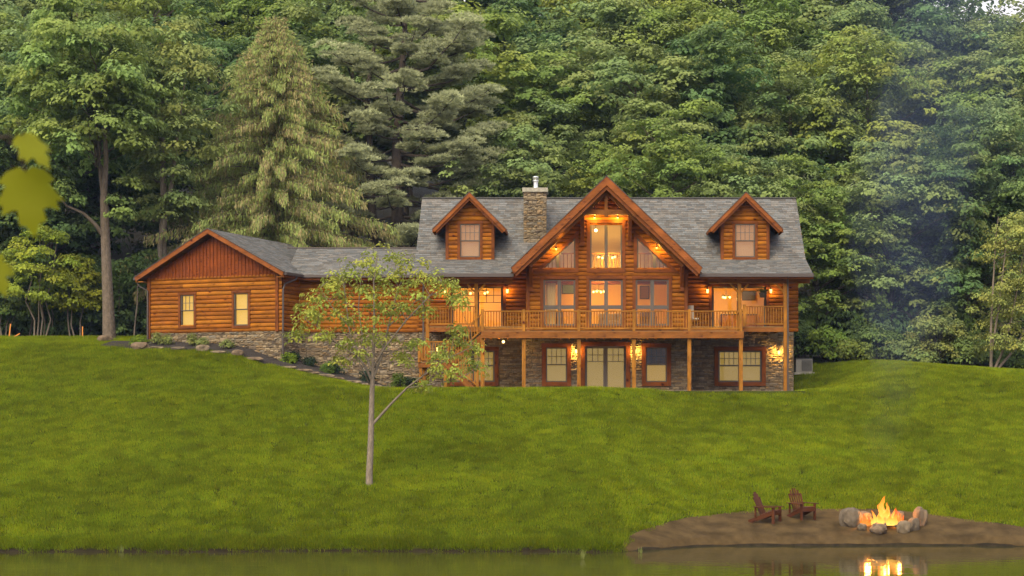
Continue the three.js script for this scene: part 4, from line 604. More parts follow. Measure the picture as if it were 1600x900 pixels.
{ const p = [X(1192, -0.6), 4.62, -0.6], g = tag(grp('hanging_fern', null, p), 'green fern in a hanging basket on the right porch', 'plant'), r = rngOf(61), Lv = new Leaves();
  for (let i = 0; i < 46; i++) { const a = r() * 6.28, l = 0.35 + 0.25 * r(), up = 0.35 + 0.3 * r(); for (let k = 0; k < 12; k++) { const t = (k + 1) / 12, x = Math.cos(a) * l * t, z = Math.sin(a) * l * t, y = 0.1 + up * t * (1.25 - 1.35 * t); for (const s of [-1, 1]) Lv.add(x, y, z, 0, 1, 0, Math.cos(a + s * 1.1), -0.25, Math.sin(a + s * 1.1), 0.09 * (1.1 - t * 0.7), 0.03, [1, 1, 1]); } }
  const f = new THREE.Mesh(Lv.geo(), G.fern); f.name = 'fronds'; stuff(f); g.add(f); mk('basket', new THREE.CylinderGeometry(0.2, 0.13, 0.22, 16).translate(p[0], p[1], p[2]), new THREE.MeshStandardMaterial({ color: lin(0.06, 0.045, 0.035), roughness: 0.9 }), g); for (let i = 0; i < 3; i++) { const a = i * 2.09; mk('chain', tube([[p[0] + Math.cos(a) * 0.19, p[1] + 0.1, p[2] + Math.sin(a) * 0.19], [p[0], 5.42, p[2]]], [0.006, 0.006], 4), M.black, g); } }
{ const x = X(1083, -1.2), p = [x, POR, -1.2], g = tag(grp('porch_chair', null, p), 'pale curved-back porch chair beside the front bay on the right porch', 'chair'), m = new THREE.MeshStandardMaterial({ color: lin(0.6, 0.56, 0.52), roughness: 0.8 });
  mk('seat', new RoundedBoxGeometry(0.5, 0.08, 0.5, 3, 0.03).translate(x, POR + 0.42, -1.2), m, g); const c = new THREE.CylinderGeometry(0.3, 0.26, 0.62, 20, 1, true, Math.PI * 0.5, Math.PI).rotateY(Math.PI / 2).translate(x, POR + 0.74, -1.15); mk('backrest', c, m, g); for (const [a, b] of [[-0.2, -0.2], [0.2, -0.2], [-0.2, 0.2], [0.2, 0.2]]) mk('leg', box(x + a - 0.02, POR - 0.005, -1.2 + b - 0.02, x + a + 0.02, POR + 0.39, -1.2 + b + 0.02), M.black, g); }

// ------------------------------------------------------------------ adirondack chairs and the camp fire on the beach
function adirondack(p, fx, fz, label) {
  const g = tag(grp('adirondack_chair', null, p), label, 'chair', 'wooden chairs by the camp fire'); g.rotation.y = Math.atan2(fx, fz);   // +z of the chair faces the sitter's way
  const b = (n, geo) => { const m = new THREE.Mesh(geo, M.chair); m.name = n; m.castShadow = m.receiveShadow = true; g.add(m); return m; };
  for (const s of [-1, 1]) {
    b('front_leg', box(s * 0.29 - 0.022, 0, 0.30, s * 0.29 + 0.022, 0.56, 0.40)); b('rear_leg', beam([s * 0.245, 0.40, 0.37], [s * 0.245, 0.035, -0.60], 0.03, 0.14));
    b('arm', box(s * 0.33 - 0.07, 0.562, -0.38, s * 0.33 + 0.07, 0.586, 0.46)); b('arm_post', box(s * 0.29 - 0.016, 0.22, -0.36, s * 0.29 + 0.016, 0.56, -0.29)); }
  for (let i = 0; i < 6; i++) { const t = i / 5; b('seat_slat', beam([-0.27, lerp(0.455, 0.30, t), lerp(0.34, -0.12, t)], [0.27, lerp(0.455, 0.30, t), lerp(0.34, -0.12, t)], 0.082, 0.02, [0, 0.95, 0.3])); }
  b('front_rail', box(-0.265, 0.30, 0.372, 0.265, 0.42, 0.395));
  for (let i = 0; i < 6; i++) { const t = (i - 2.5) / 2.5, h = 0.90 - 0.2 * t * t, x0 = t * 0.205, x1 = t * 0.26; b('back_slat', beam([x0, 0.24, -0.14], [x1, 0.24 + h * 0.94, -0.14 - h * 0.40], 0.062, 0.02, [0, 0.4, 0.94])); }
  b('back_rail', box(-0.32, 0.535, -0.335, 0.32, 0.562, -0.25)); b('back_rail', beam([-0.24, 0.86, -0.44], [0.24, 0.86, -0.44], 0.07, 0.02, [0, 0.4, 0.94]));
  return g;
}
const cz = 19.75;
{ const x = X(1199, cz), z = cz; adirondack([x, sandY(x, z) - 0.015, z], 0.85, 0.5, 'brown slatted wooden chair on the sand, the left of the two, seen side on'); }
{ const x = X(1253, cz - 0.25), z = cz - 0.25; adirondack([x, sandY(x, z) - 0.015, z], 0.5, 0.87, 'brown slatted wooden chair on the sand, the one nearer the fire'); }
{
  const z0 = 20.05, c = X(1383, z0), fy = sandY(c, z0);
  const ring = [[1328, 0.0, 0.36, 0.52, 'big round grey stone at the left of the camp fire'], [1347, 0.42, 0.2, 0.2, 'low dark stone at the front left of the camp fire'], [1372, 0.58, 0.34, 0.26, 'broad brown stone right in front of the flames'], [1412, 0.45, 0.26, 0.34, 'pale rounded stone at the front right of the camp fire'], [1426, 0.25, 0.26, 0.36, 'grey stone between the pale one and the tall end stone'], [1438, -0.2, 0.3, 0.52, 'tall leaning stone at the right end of the fire ring'], [1352, -0.5, 0.25, 0.3, 'stone behind the left flames of the camp fire'], [1402, -0.6, 0.25, 0.32, 'stone behind the right flames of the camp fire']];
  ring.forEach(([px, dz, w, h, say], i) => { const z = z0 + dz, x = X(px, z); rock([x, sandY(x, z) - 0.04, z], [w, h, w * 0.85], 31 + i * 1.7, M.rock[[2, 2, 0, 1, 2, 0, 2, 2][i]], 'fire_stone', say, 'stone', 'stones round the camp fire', i); });
  const fire = tag(grp('camp_fire', null, [c, fy, z0]), 'burning camp fire with yellow flames inside a ring of stones', 'fire'), r = rngOf(9);
  for (let i = 0; i < 6; i++) { const a = i * 1.05 + 0.3, l = new THREE.CylinderGeometry(0.05, 0.06, 0.75, 8); l.rotateZ(Math.PI / 2 - 0.35).rotateY(a).translate(c + 0.12 * Math.cos(a), fy + 0.17, z0 - 0.12 * Math.sin(a)); mk('burning_log', l, M.barkDark, fire); }
  // tongues of flame: twisted tapering sheets of glow, hotter and yellower low down inside
  const flame = (px, h, w, lean, seed, hot, dz = 0) => { const g = new THREE.CylinderGeometry(1, 1, 1, 12, 22), p = g.attributes.position, col = new Float32Array(p.count * 3), bx = X(px, z0) - c;
    for (let k = 0; k < p.count; k++) { const t = p.getY(k) + 0.5, a = Math.atan2(p.getZ(k), p.getX(k)), cap = Math.hypot(p.getX(k), p.getZ(k)) < 0.5 ? 0 : 1, wd = w * Math.pow(1 - t, 0.75) * (0.55 + 1.0 * Math.min(1, t * 4 + 0.3)) * (0.72 + 0.6 * fbm(t * 5 - seed, Math.cos(a) * 1.1 + seed * 2, seed, 3)), sx = lean * t * t * h + 0.16 * h * (fbm(t * 3.3, seed * 7, 5, 2) - 0.5) * t * 2.2, sz = 0.12 * h * (fbm(t * 3, seed * 5 + 3, 6, 2) - 0.5) * t * 2;
      p.setXYZ(k, bx + Math.cos(a) * wd * cap + sx, 0.06 + t * h, Math.sin(a) * wd * 0.7 * cap + sz + dz); const y = clamp(1 - t * 1.15, 0, 1) * hot; col.set([1, lerp(0.20, 0.60, y), lerp(0.01, 0.16, y * y)], k * 3); }
    g.computeVertexNormals(); return [g, col]; };
  const specs = [[1380, 1.02, 0.12, 0.0, 3, 1, 0], [1376, 0.74, 0.10, -0.06, 5, 1, 0.1], [1386, 0.80, 0.09, 0.08, 8, 0.95, -0.05], [1383, 0.55, 0.14, 0.02, 41, 1, 0.16], [1393, 0.58, 0.055, 0.2, 11, 0.8, 0.05], [1369, 0.52, 0.06, -0.22, 14, 0.8, 0], [1363, 0.33, 0.05, -0.3, 43, 0.7, 0.1], [1397, 0.62, 0.085, 0.05, 17, 0.5, 0.2], [1402, 0.48, 0.07, 0.16, 19, 0.4, 0.1], [1407, 0.36, 0.05, 0.25, 47, 0.4, 0.12], [1396, 0.40, 0.10, 0.0, 53, 0.75, 0.26], [1352, 0.40, 0.075, -0.1, 23, 0.3, 0.12], [1345, 0.36, 0.06, -0.25, 29, 0.3, 0.05], [1356, 0.3, 0.06, 0.1, 59, 0.5, 0.15], [1388, 0.34, 0.13, 0.0, 37, 0.9, 0.3], [1374, 0.36, 0.12, -0.1, 61, 0.9, 0.26]];
  const ramp = tex(4, 64, (u, v) => [1, lerp(0.62, 0.17, Math.pow(v, 0.7)), lerp(0.12, 0.004, Math.pow(v, 0.6))]);
  const hotM = new THREE.MeshStandardMaterial({ color: 0x000000, emissive: lin(1, 1, 1), emissiveMap: ramp, emissiveIntensity: 0.5, roughness: 1, transparent: true, opacity: 0.6 }), redM = new THREE.MeshStandardMaterial({ color: 0x000000, emissive: lin(1, 0.55, 0.3), emissiveMap: ramp, emissiveIntensity: 0.3, roughness: 1, transparent: true, opacity: 0.5 });
  for (const s of specs) { const [g] = flame(...s); const uv = g.attributes.uv, p = g.attributes.position; for (let k = 0; k < uv.count; k++) uv.setXY(k, 0.5, clamp((p.getY(k) - 0.06) / s[1], 0.02, 0.98)); const m = new THREE.Mesh(g, s[5] > 0.6 ? hotM : redM); m.name = 'flame'; fire.add(m); }
  const l = lampLight([c - 0.02, fy + 0.42, z0], 14, [1, 0.42, 0.08], 8); lampLight([c - 0.62, fy + 0.35, z0 + 0.05], 5, [1, 0.36, 0.06], 6); lampLight([c + 0.42, fy + 0.35, z0 + 0.1], 5, [1, 0.36, 0.06], 6);
}

{ // thin blue smoke drifting up from the camp fire
  const path = [[1388, 690, 0.45], [1394, 640, 0.6], [1402, 585, 0.8], [1411, 525, 1.0], [1421, 460, 1.25], [1432, 390, 1.5], [1444, 315, 1.8], [1457, 235, 2.1], [1471, 150, 2.4], [1486, 60, 2.7], [1502, -40, 3.0], [1520, -150, 3.3]], r = rngOf(66);
  const z0 = 20.05, b = [X(1383, z0), sandY(X(1383, z0), z0) + 0.9, z0], g = tag(grp('camp_fire_smoke', null, b), 'thin bluish smoke drifting up from the camp fire in front of the right hand trees', 'smoke');
  const thin = (o) => new THREE.MeshStandardMaterial({ color: lin(0.14, 0.19, 0.40), roughness: 1, transparent: true, opacity: o }), m1 = thin(0.0022), m2 = thin(0.005), m3 = thin(0.009);
  path.forEach(([px, py, rad], i) => { for (let k = 0; k < 2; k++) { const z = z0 - i * 0.35 + (r() - 0.5) * rad, geo = new THREE.IcosahedronGeometry(1, 5), p = geo.attributes.position, v = new THREE.Vector3(), c = [X(px + (r() - 0.5) * (i > 3 ? 80 : 26), z), Y(py + (r() - 0.5) * 20, z), z], s = rad * (0.8 + 0.5 * r()), sd = r() * 50; for (let q = 0; q < p.count; q++) { v.fromBufferAttribute(p, q); const f = s * (0.6 + 0.85 * fbm(v.x * 1.5 + sd, v.y * 1.5 + v.z * 1.2 + sd, 7, 4)); p.setXYZ(q, c[0] + v.x * f * 1.05, c[1] + v.y * f * 1.5, c[2] + v.z * f); } geo.computeVertexNormals(); stuff(mk('smoke_wisp', geo, i < 3 ? m1 : i < 5 ? m2 : m3, g)); } });
}

// ------------------------------------------------------------------ trees
function putTree(name, p, parts, label, group, cat = 'tree', scale = 1, turn = 0) {
  const g = tag(grp(name, null, p), label, cat, group); g.rotation.y = turn; Array.isArray(scale) ? g.scale.set(...scale) : g.scale.setScalar(scale);
  for (const [n, geo, mat, st] of parts) { const m = new THREE.Mesh(geo, mat); m.name = n; m.castShadow = m.receiveShadow = true; if (st) stuff(m); g.add(m); } return g;
}
function broadleaf(seed, o) { // crown of separate boughs round a forked trunk
  const r = rngOf(seed), Lv = new Leaves(), tr = [], { H, R, y0 } = o, cy = (H + y0) / 2, ry = (H - y0) / 2, n = o.n ?? 80;
  const lean = [(r() - 0.5) * 0.8, 0, (r() - 0.5) * 0.8], fork = lerp(y0, H, o.fork ?? 0.25), top = [lean[0], H * 0.86, lean[2]];
  const tp = []; for (let i = 0; i <= 7; i++) { const t = i / 7; tp.push([lean[0] * t + (r() - 0.5) * 0.15 * (i ? 1 : 0), t * H * 0.86 - 0.3, lean[2] * t + (r() - 0.5) * 0.15]); } const tR = o.trunk ?? 0.26; tr.push(tube(tp, tp.map((_, i) => lerp(tR * (i ? 1 : 1.25), 0.05, i / 7)), 8, 2));
  for (let i = 0; i < n; i++) {
    const th = r() * 6.283, c = lerp(-0.8, 1, r()), s = Math.sqrt(1 - c * c), f = Math.pow(r(), o.fill ?? 0.38) * (0.72 + 0.5 * vnoise(Math.cos(th) * 2 + 5, c * 2 + Math.sin(th) * 2 + 5, seed)), widen = c < 0 ? 1 : 1 - 0.25 * c * c;
    const p = [lean[0] * 0.6 + Math.cos(th) * s * f * R * widen, cy + c * f * ry, lean[2] * 0.6 + Math.sin(th) * s * f * R * widen], rad = (o.rad ?? 1.15) * (0.7 + 0.6 * r());
    bough(Lv, r, p, rad, o.flat ?? 0.5, o.nb ?? 10, o.nl ?? 24, o.leaf ?? 0.24, { br: o.br ?? 0.36, low: -0.3 });
    if (i % 3 === 0) { const b = clamp(p[1] - 0.4 * Math.hypot(p[0], p[2]) - 0.5, H * 0.12, H * 0.8), t = b / (H * 0.86); tr.push(tube(limb([lean[0] * t, b, lean[2] * t], [p[0], p[1] - 0.1, p[2]], 0.5, r, 4), taper(lerp(tR * 0.42, 0.04, t), 0.015, 5), 5)); }
  }
  return [Lv.geo(), merge(tr)];
}
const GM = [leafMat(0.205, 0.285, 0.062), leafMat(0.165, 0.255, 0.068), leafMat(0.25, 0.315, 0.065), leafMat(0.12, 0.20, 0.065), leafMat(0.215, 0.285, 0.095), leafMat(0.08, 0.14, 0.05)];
const BL = []; for (let i = 0; i < 4; i++) BL.push(broadleaf(640 + i * 17, { H: 18, R: [5.2, 5.6, 5.0, 5.4][i], y0: 0.4, n: 150, flat: 0.6, leaf: 0.225, nl: 28, rad: 1.35 }));
const BV = []; for (let i = 0; i < 8; i++) BV.push(broadleaf(500 + i * 13, { H: 18, R: [4.6, 5.2, 4.2, 5.4, 4.8, 4.4, 5.0, 4.7][i], y0: [4, 3.5, 5, 3, 4, 5.5, 3, 4][i], n: [80, 92, 76, 96, 84, 74, 92, 84][i], rad: 1.4, nb: 13, flat: [0.7, 0.62, 0.75, 0.65, 0.6, 0.75, 0.68, 0.7][i], nl: 28, leaf: [0.22, 0.24, 0.2, 0.23, 0.24, 0.2, 0.22, 0.23][i] }));
{
  const r = rngOf(4242);
  const rows = [ // depth behind the house, spacing and tops measured in the photograph
    { z: -14.5, px: [1285, 1395, 1500, 1625], top: [235, 190, 160, 150], w: 1.1, say: 'from the house among the broad front-rank trees right of the house', g: 'front rank of the forest, right' },
    { z: -17, px: [-60, 70, 815, 930, 1040, 1165], top: [70, 60, 170, 185, 170, 190], w: 1.1, say: 'from the left among the front-rank forest trees behind the house', g: 'front rank of the forest, middle' },
    { z: -25, px: [-30, 150, 330, 560, 720, 860, 1000, 1120, 1240, 1370, 1480, 1600], top: [10, 0, 20, 0, 10, 70, 80, 60, 70, 50, 80, 60], w: 1.2, say: 'from the left in the second rank of the forest', g: 'second rank of the forest' },
    { z: -37, px: [40, 240, 430, 620, 790, 930, 1060, 1190, 1320, 1440, 1560, 1690], top: [-50, -40, -20, -30, -10, 0, -10, 0, -10, 0, 22, 14], w: 1.25, say: 'from the left in the third rank of the forest', g: 'third rank of the forest' },
    { z: -52, px: [-40, 130, 215, 300, 390, 470, 640, 780, 910, 1040, 1170, 1300, 1420, 1530, 1640], top: [-140, -140, -140, -130, -140, -130, -130, -130, -130, -130, -130, -130, -100, 26, 20], w: 1.3, say: 'from the left in the rearmost rank of the forest on the hill', g: 'rear rank of the forest' }];
  let k = 0;
  for (const row of rows) row.px.forEach((px, i) => { const z = row.z + (r() - 0.5) * 4, x = X(px + (r() - 0.5) * 30, z), y = ground(x, z), H = clamp(Y(row.top[i] + (r() - 0.5) * 30, z) - y, 9, 27), v = (k * 5 + Math.floor(r() * 3)) % 8, m = GM[[0, 1, 2, 1, 4, 0, 3, 2, 4, 1][(k++ * 7 + i) % 10]], s = H / 18, [cg, tg] = row.z > -20 || (row.z > -30 && px < 400) ? BL[k % 4] : BV[v];
    putTree('forest_tree', [x, y - 0.1, z], [['crown', cg, m, 1], ['trunk', tg, M.bark]], ordinal(i) + ' leafy tree ' + row.say, row.g, 'tree', [s * (row.w + 0.15 * r()), s, s * (row.w + 0.15 * r())], r() * 6.28); });
}
// tall maple with a bare forked trunk at the left end of the lawn
{
  const z = -6.4, x = X(170, z), y = ground(x, z), r = rngOf(71), q = (px, py, dz = 0) => [X(px, z + dz) - x, Y(py, z + dz) - y, dz], Lv = new Leaves(), tr = [];
  tr.push(tube([[0.05, -0.2, 0], q(169, 470), q(166, 400), q(164, 350), q(163, 305)], [0.36, 0.29, 0.25, 0.23, 0.21], 9, 2), tube([q(163, 308), q(157, 260, -0.2), q(148, 215, -0.4), q(138, 170, -0.6), q(128, 90, -0.8), q(120, 20, -1)], [0.17, 0.14, 0.12, 0.1, 0.07, 0.03], 7), tube([q(163, 308), q(166, 250, 0.3), q(164, 205, 0.5), q(166, 140, 0.8), q(175, 60, 1)], [0.16, 0.13, 0.11, 0.09, 0.04], 7), tube([q(164, 372), q(150, 352, 0.3), q(130, 333, 0.6), q(105, 322, 0.8), q(85, 300, 1.2)], [0.13, 0.11, 0.08, 0.06, 0.03], 6));
  for (let i = 0; i < 150; i++) { const a = r() * 6.283, c = r() * 2 - 1, f = Math.pow(r(), 0.42) * (0.75 + 0.5 * vnoise(Math.cos(a) * 2 + 9, c * 2 + Math.sin(a) * 2 + 9, 72)), s = Math.sqrt(1 - c * c), p = q(140 + Math.cos(a) * s * f * 125, 120 - c * f * 155, Math.sin(a) * s * f * 4); bough(Lv, r, p, 0.95 * (0.7 + 0.6 * r()), 0.5, 10, 22, 0.22, { br: 0.33 }); if (i % 6 === 0) tr.push(tube(limb(q(150, clamp(200 - c * 80, 90, 260)), p, 0.5, r, 4), taper(0.06, 0.015, 5), 5)); }
  for (const [px, py, dz] of [[90, 290, 1.3], [75, 300, 1], [110, 310, 0.8], [185, 330, 0.5], [190, 310, 0.2], [200, 285, 0]]) bough(Lv, r, q(px, py, dz), 0.8, 0.45, 8, 20, 0.2, { br: 0.3 });
  putTree('maple_tree', [x, y, z], [['crown', Lv.geo(), leafMat(0.235, 0.32, 0.085), 1], ['trunk', merge(tr), M.bark]], 'tall maple with a bare forked trunk left of the garage', null);
}
{ // pale airy tree with two slim trunks just left of the spruce
  const z = -9.5, x = X(255, z), y = ground(x, z), r = rngOf(73), q = (px, py, dz = 0) => [X(px, z + dz) - x, Y(py, z + dz) - y, dz], Lv = new Leaves(), tr = [tube([[0, -0.2, 0], q(254, 400), q(256, 300), q(252, 180), q(254, 60)], [0.27, 0.22, 0.18, 0.13, 0.04], 8, 2), tube([[0.25, -0.2, 0.2], q(250, 385, 0.2), q(268, 290, 0.3), q(276, 220, 0.4), q(290, 120, 0.4)], [0.17, 0.14, 0.12, 0.09, 0.03], 7)];
  for (let i = 0; i < 105; i++) { const t = r(), a = r() * 6.283, w = 78 * Math.sin(Math.PI * clamp(0.12 + 0.8 * t, 0, 1)) * Math.sqrt(r()) * (0.8 + 0.4 * r()), p = q(272 + Math.cos(a) * w, lerp(335, 28, t), Math.sin(a) * w * 0.032); bough(Lv, r, p, 0.95 * (0.6 + 0.7 * r()), 0.32, 8, 20, 0.19, { br: 0.33 }); if (i % 5 === 0) tr.push(tube(limb(q(256, clamp(lerp(345, 60, t), 70, 340)), p, 0.3, r, 4), taper(0.045, 0.012, 5), 5)); }
  putTree('pale_tree', [x, y, z], [['crown', Lv.geo(), leafMat(0.29, 0.35, 0.11), 1], ['trunk', merge(tr), M.barkPale]], 'airy pale green tree with slim twin trunks beside the spruce', null);
}
{ // small yellow-green understorey trees at the left edge
  for (const [px, topPy, wpx, seed, m, say, z] of [[62, 352, 62, 81, [0.29, 0.35, 0.04], 'small yellow-green tree at the wood edge left of the forked maple', -7.8], [118, 395, 34, 82, [0.27, 0.3, 0.03], 'slender yellow-green sapling between the small tree and the forked maple', -8.6], [10, 420, 40, 83, [0.09, 0.14, 0.03], 'dark green sapling cut by the frame at the wood edge', -9.5]]) {
    const x = X(px, z), y = ground(x, z), r = rngOf(seed), H = Y(topPy, z) - y, w = wpx * D(z) / F, Lv = new Leaves(), tr = [];
    for (let s = 0; s < 3; s++) tr.push(tube(limb([(s - 1) * 0.25, -0.1, (r() - 0.5) * 0.3], [(s - 1) * 0.7 + (r() - 0.5) * 0.5, H * (0.75 + 0.2 * r()), (r() - 0.5)], 0.5, r, 5), taper(0.05, 0.015, 6), 5));
    for (let i = 0; i < 44; i++) { const t = r(), a = r() * 6.283, q = w * Math.sqrt(r()) * Math.sin(Math.PI * (0.25 + 0.65 * t)), p = [Math.cos(a) * q, H * lerp(0.32, 0.98, t), Math.sin(a) * q]; bough(Lv, r, p, 0.62 * (0.7 + 0.6 * r()), 0.28, 7, 20, 0.15, { br: 0.26 }); if (i % 4 === 0) tr.push(tube(limb([0, p[1] * 0.8, 0], p, 0.2, r, 3), taper(0.022, 0.008, 4), 4)); }
    putTree('understory_tree', [x, y, z], [['crown', Lv.geo(), leafMat(...m), 1], ['trunk', merge(tr), M.barkPale]], say, null);
  }
}
{ // thin stems in the shade under the trees at the left
  const r = rngOf(90), tr = []; const variants = [0, 1, 2].map((i) => { const q = rngOf(91 + i), Lv = new Leaves(), H = 3.6; const t = [tube(limb([0, -0.1, 0], [(q() - 0.5) * 0.9, H, (q() - 0.5) * 0.6], 0.3, q, 5), taper(0.045, 0.015, 6), 5)]; for (let k = 0; k < 7; k++) bough(Lv, q, [(q() - 0.5) * 1.7, H * (0.62 + 0.45 * q()), (q() - 0.5) * 1.7], 0.6, 0.35, 6, 18, 0.16, { br: 0.26 }); return [Lv.geo(), merge(t)]; });
  for (let i = 0; i < 18; i++) { const z = -8.5 - 5 * r(), px = 2 + i * 12.6 + 6 * r(), x = X(px, z), v = variants[i % 3]; putTree('thin_sapling', [x, ground(x, z), z], [['crown', v[0], GM[[5, 3, 1][i % 3]], 1], ['trunk', v[1], i % 2 ? M.bark : M.barkPale]], ordinal(i) + ' thin bare-stemmed sapling from the left at the wood edge left of the garage', 'thin saplings at the wood edge', 'sapling', 0.8 + 0.5 * r(), r() * 6); }
}
{ // spruce with hanging branchlets
  const z = -13, x = X(430, z), y = ground(x, z), r = rngOf(101), H = Y(24, z) - y, Lv = new Leaves(), tr = [tube([[0, -0.2, 0], [0, H * 0.4, 0], [0, H * 0.8, 0], [0, H, 0]], [0.32, 0.24, 0.1, 0.015], 8, 2)];
  const N = 420; for (let i = 0; i < N; i++) {
    const t = Math.pow(i / N, 0.95), h = lerp(1.2, H * 0.985, t), R = Math.min(0.2 + 0.72 * (H - h), 1.2 + 0.385 * (H - h), 6.3) * (0.72 + 0.48 * r() + (r() < 0.08 ? 0.15 : 0)), a = i * 2.39996 + (r() - 0.5) * 0.5, ca = Math.cos(a), sa = Math.sin(a), up = lerp(0.18, 0.5, t), pts = [], steps = Math.max(3, Math.round(R / 0.19)), fresh = 0.25 + 0.6 * r();
    const at = (u) => [ca * R * u, h + R * (up * u - (up + 0.22) * u * u + 0.12 * u * u * u), sa * R * u];
    for (let k = 0; k <= 5; k++) pts.push(at(k / 5)); if (R > 0.8) tr.push(tube(pts, taper(0.012 + 0.007 * R, 0.006, 6), 4));
    for (let k = 1; k <= steps; k++) { const u = Math.pow(k / steps, 0.8), p = at(u); const nb = 5 + Math.round(2 * r());
      for (let b = 0; b < nb; b++) { const side = (r() - 0.5) * 0.75 * (1.1 - u * 0.6), hx = p[0] - sa * side + (r() - 0.5) * 0.1, hz = p[2] + ca * side + (r() - 0.5) * 0.1, drop = lerp(0.55, 0.18, t) * (0.5 + r()), seg = 3, g = r() < fresh ? [0.92, 1.18, 0.7] : [1.06, 0.95, 0.88], v = 0.7 + 0.6 * r();
        for (let q = 0; q < seg; q++) { const yy = p[1] - 0.12 * side * side - drop * q / seg + 0.05, an = r() * 6.28; Lv.add(hx + (r() - 0.5) * 0.07, yy, hz + (r() - 0.5) * 0.07, Math.cos(an) * 0.8 + ca * 0.6, 0.35, Math.sin(an) * 0.8 + sa * 0.6, ca * 0.3 + (r() - 0.5) * 0.7, q || drop > 0.3 ? -1 : 0.2, sa * 0.3 + (r() - 0.5) * 0.7, 0.12 + 0.13 * r() + drop * 0.15, 0.04 + 0.03 * r(), [g[0] * v, g[1] * v, g[2] * v]); } } }
  }
  for (let k = 0; k < 30; k++) Lv.add((r() - 0.5) * 0.2, H - k * 0.05, (r() - 0.5) * 0.2, r() - 0.5, 0.3, r() - 0.5, r() - 0.5, 0.9, r() - 0.5, 0.22, 0.06, [1, 1, 0.8]);
  putTree('spruce_tree', [x, y, z], [['crown', Lv.geo(), leafMat(0.31, 0.295, 0.155, 0.3), 1], ['trunk', merge(tr), M.bark]], 'tall cone-shaped olive spruce with drooping twigs behind the garage', null);
}
{ // white pine: long level limbs with pads of needles
  const z = -16.5, x = X(618, z), y = ground(x, z), r = rngOf(111), q = (px, py, dz = 0) => [X(px, z + dz) - x, Y(py, z + dz) - y, dz], Lv = new Leaves(), tr = [];
  const axis = [[0, -0.2, 0], q(621, 330), q(620, 240), q(625, 150), q(632, 60), q(636, -40)]; tr.push(tube(axis, [0.42, 0.36, 0.3, 0.24, 0.15, 0.05], 9, 2)); tr.push(tube([q(585, 420, -1.2), q(578, 260, -1.2), q(574, 140, -1.4), q(590, 40, -1.6)], [0.3, 0.24, 0.17, 0.06], 8, 2)); tr[1].translate(0, 0, 0);
  tr.push(tube([[q(585, 420, -1.2)[0] + 0.1, -0.2, -1.2], q(585, 420, -1.2)], [0.34, 0.3], 8, 2));
  const pad = (p, rad) => { const dark = 0.78 + 0.44 * r(); for (let b = 0; b < 26; b++) { const a = r() * 6.283, s = Math.sqrt(r()) * rad, c = [p[0] + Math.cos(a) * s, p[1] + 0.16 * (r() - 0.3) + 0.22 * rad * (1 - s / rad), p[2] + Math.sin(a) * s], v = dark * (0.85 + 0.3 * r()); for (let k = 0; k < 17; k++) { const b2 = r() * 6.283, e = 0.15 + 0.85 * r(), h = Math.sqrt(1 - e * e); Lv.add(c[0], c[1], c[2], Math.cos(b2 + 1.5), 0.2, Math.sin(b2 + 1.5), Math.cos(b2) * h + Math.cos(a) * 0.4, e * 0.85, Math.sin(b2) * h + Math.sin(a) * 0.4, 0.20 + 0.12 * r(), 0.042, [v, v, v]); } } };
  const limbs = []; for (let i = 0; i < 64; i++) { const t = i / 64, py = lerp(395, -30, t), a = i * 2.4 + r() * 0.6; let L = lerp(5.4, 3.2, Math.abs(t - 0.2) * 1.1) * (0.65 + 0.5 * r()); if (Math.cos(a) > 0.3) L *= 1.18; limbs.push([q(lerp(619, 634, t), py), a, L, lerp(0.06, 0.34, t) + (r() - 0.5) * 0.2]); }
  for (const [py, L, rise] of [[352, 6.6, 0.12], [338, 6.0, 0.28], [318, 5.6, 0.3], [285, 5.8, 0.25], [240, 5.6, 0.22], [190, 5.4, 0.2], [130, 5.0, 0.25], [75, 4.6, 0.2]]) limbs.push([q(621, py), (r() - 0.5) * 0.5, L, rise]);
  for (const [p, a, L, rise] of limbs) { const ca = Math.cos(a), sa = Math.sin(a), pts = []; for (let k = 0; k <= 5; k++) { const u = k / 5; pts.push([p[0] + ca * L * u + (r() - 0.5) * 0.15, p[1] + L * (rise * u - 0.14 * Math.sin(u * 3.1)) + (r() - 0.5) * 0.1, p[2] + sa * L * u + (r() - 0.5) * 0.15]); } tr.push(tube(pts, taper(0.035 + 0.013 * L, 0.012, 6), 5));
    for (let k = 0; k < Math.round(L * 2.1); k++) { const u = 0.42 + 0.6 * r(), s = (r() - 0.5) * L * 0.36 * u, j = Math.min(4, Math.floor(u * 5)), f = u * 5 - j, b = pts[j], e = pts[Math.min(5, j + 1)], c = [lerp(b[0], e[0], f) - sa * s, lerp(b[1], e[1], f) + 0.1, lerp(b[2], e[2], f) + ca * s]; pad(c, 0.6 + 0.45 * r()); if (Math.abs(s) > 0.4) tr.push(tube([[c[0] + sa * s, c[1] - 0.1, c[2] - ca * s], c], [0.018, 0.008], 4)); } }
  putTree('white_pine', [x, y, z], [['crown', Lv.geo(), leafMat(0.40, 0.43, 0.26, 0.3), 1], ['trunk', merge(tr), M.barkDark]], 'big grey-green pine with long level limbs left of the log house', null);
}
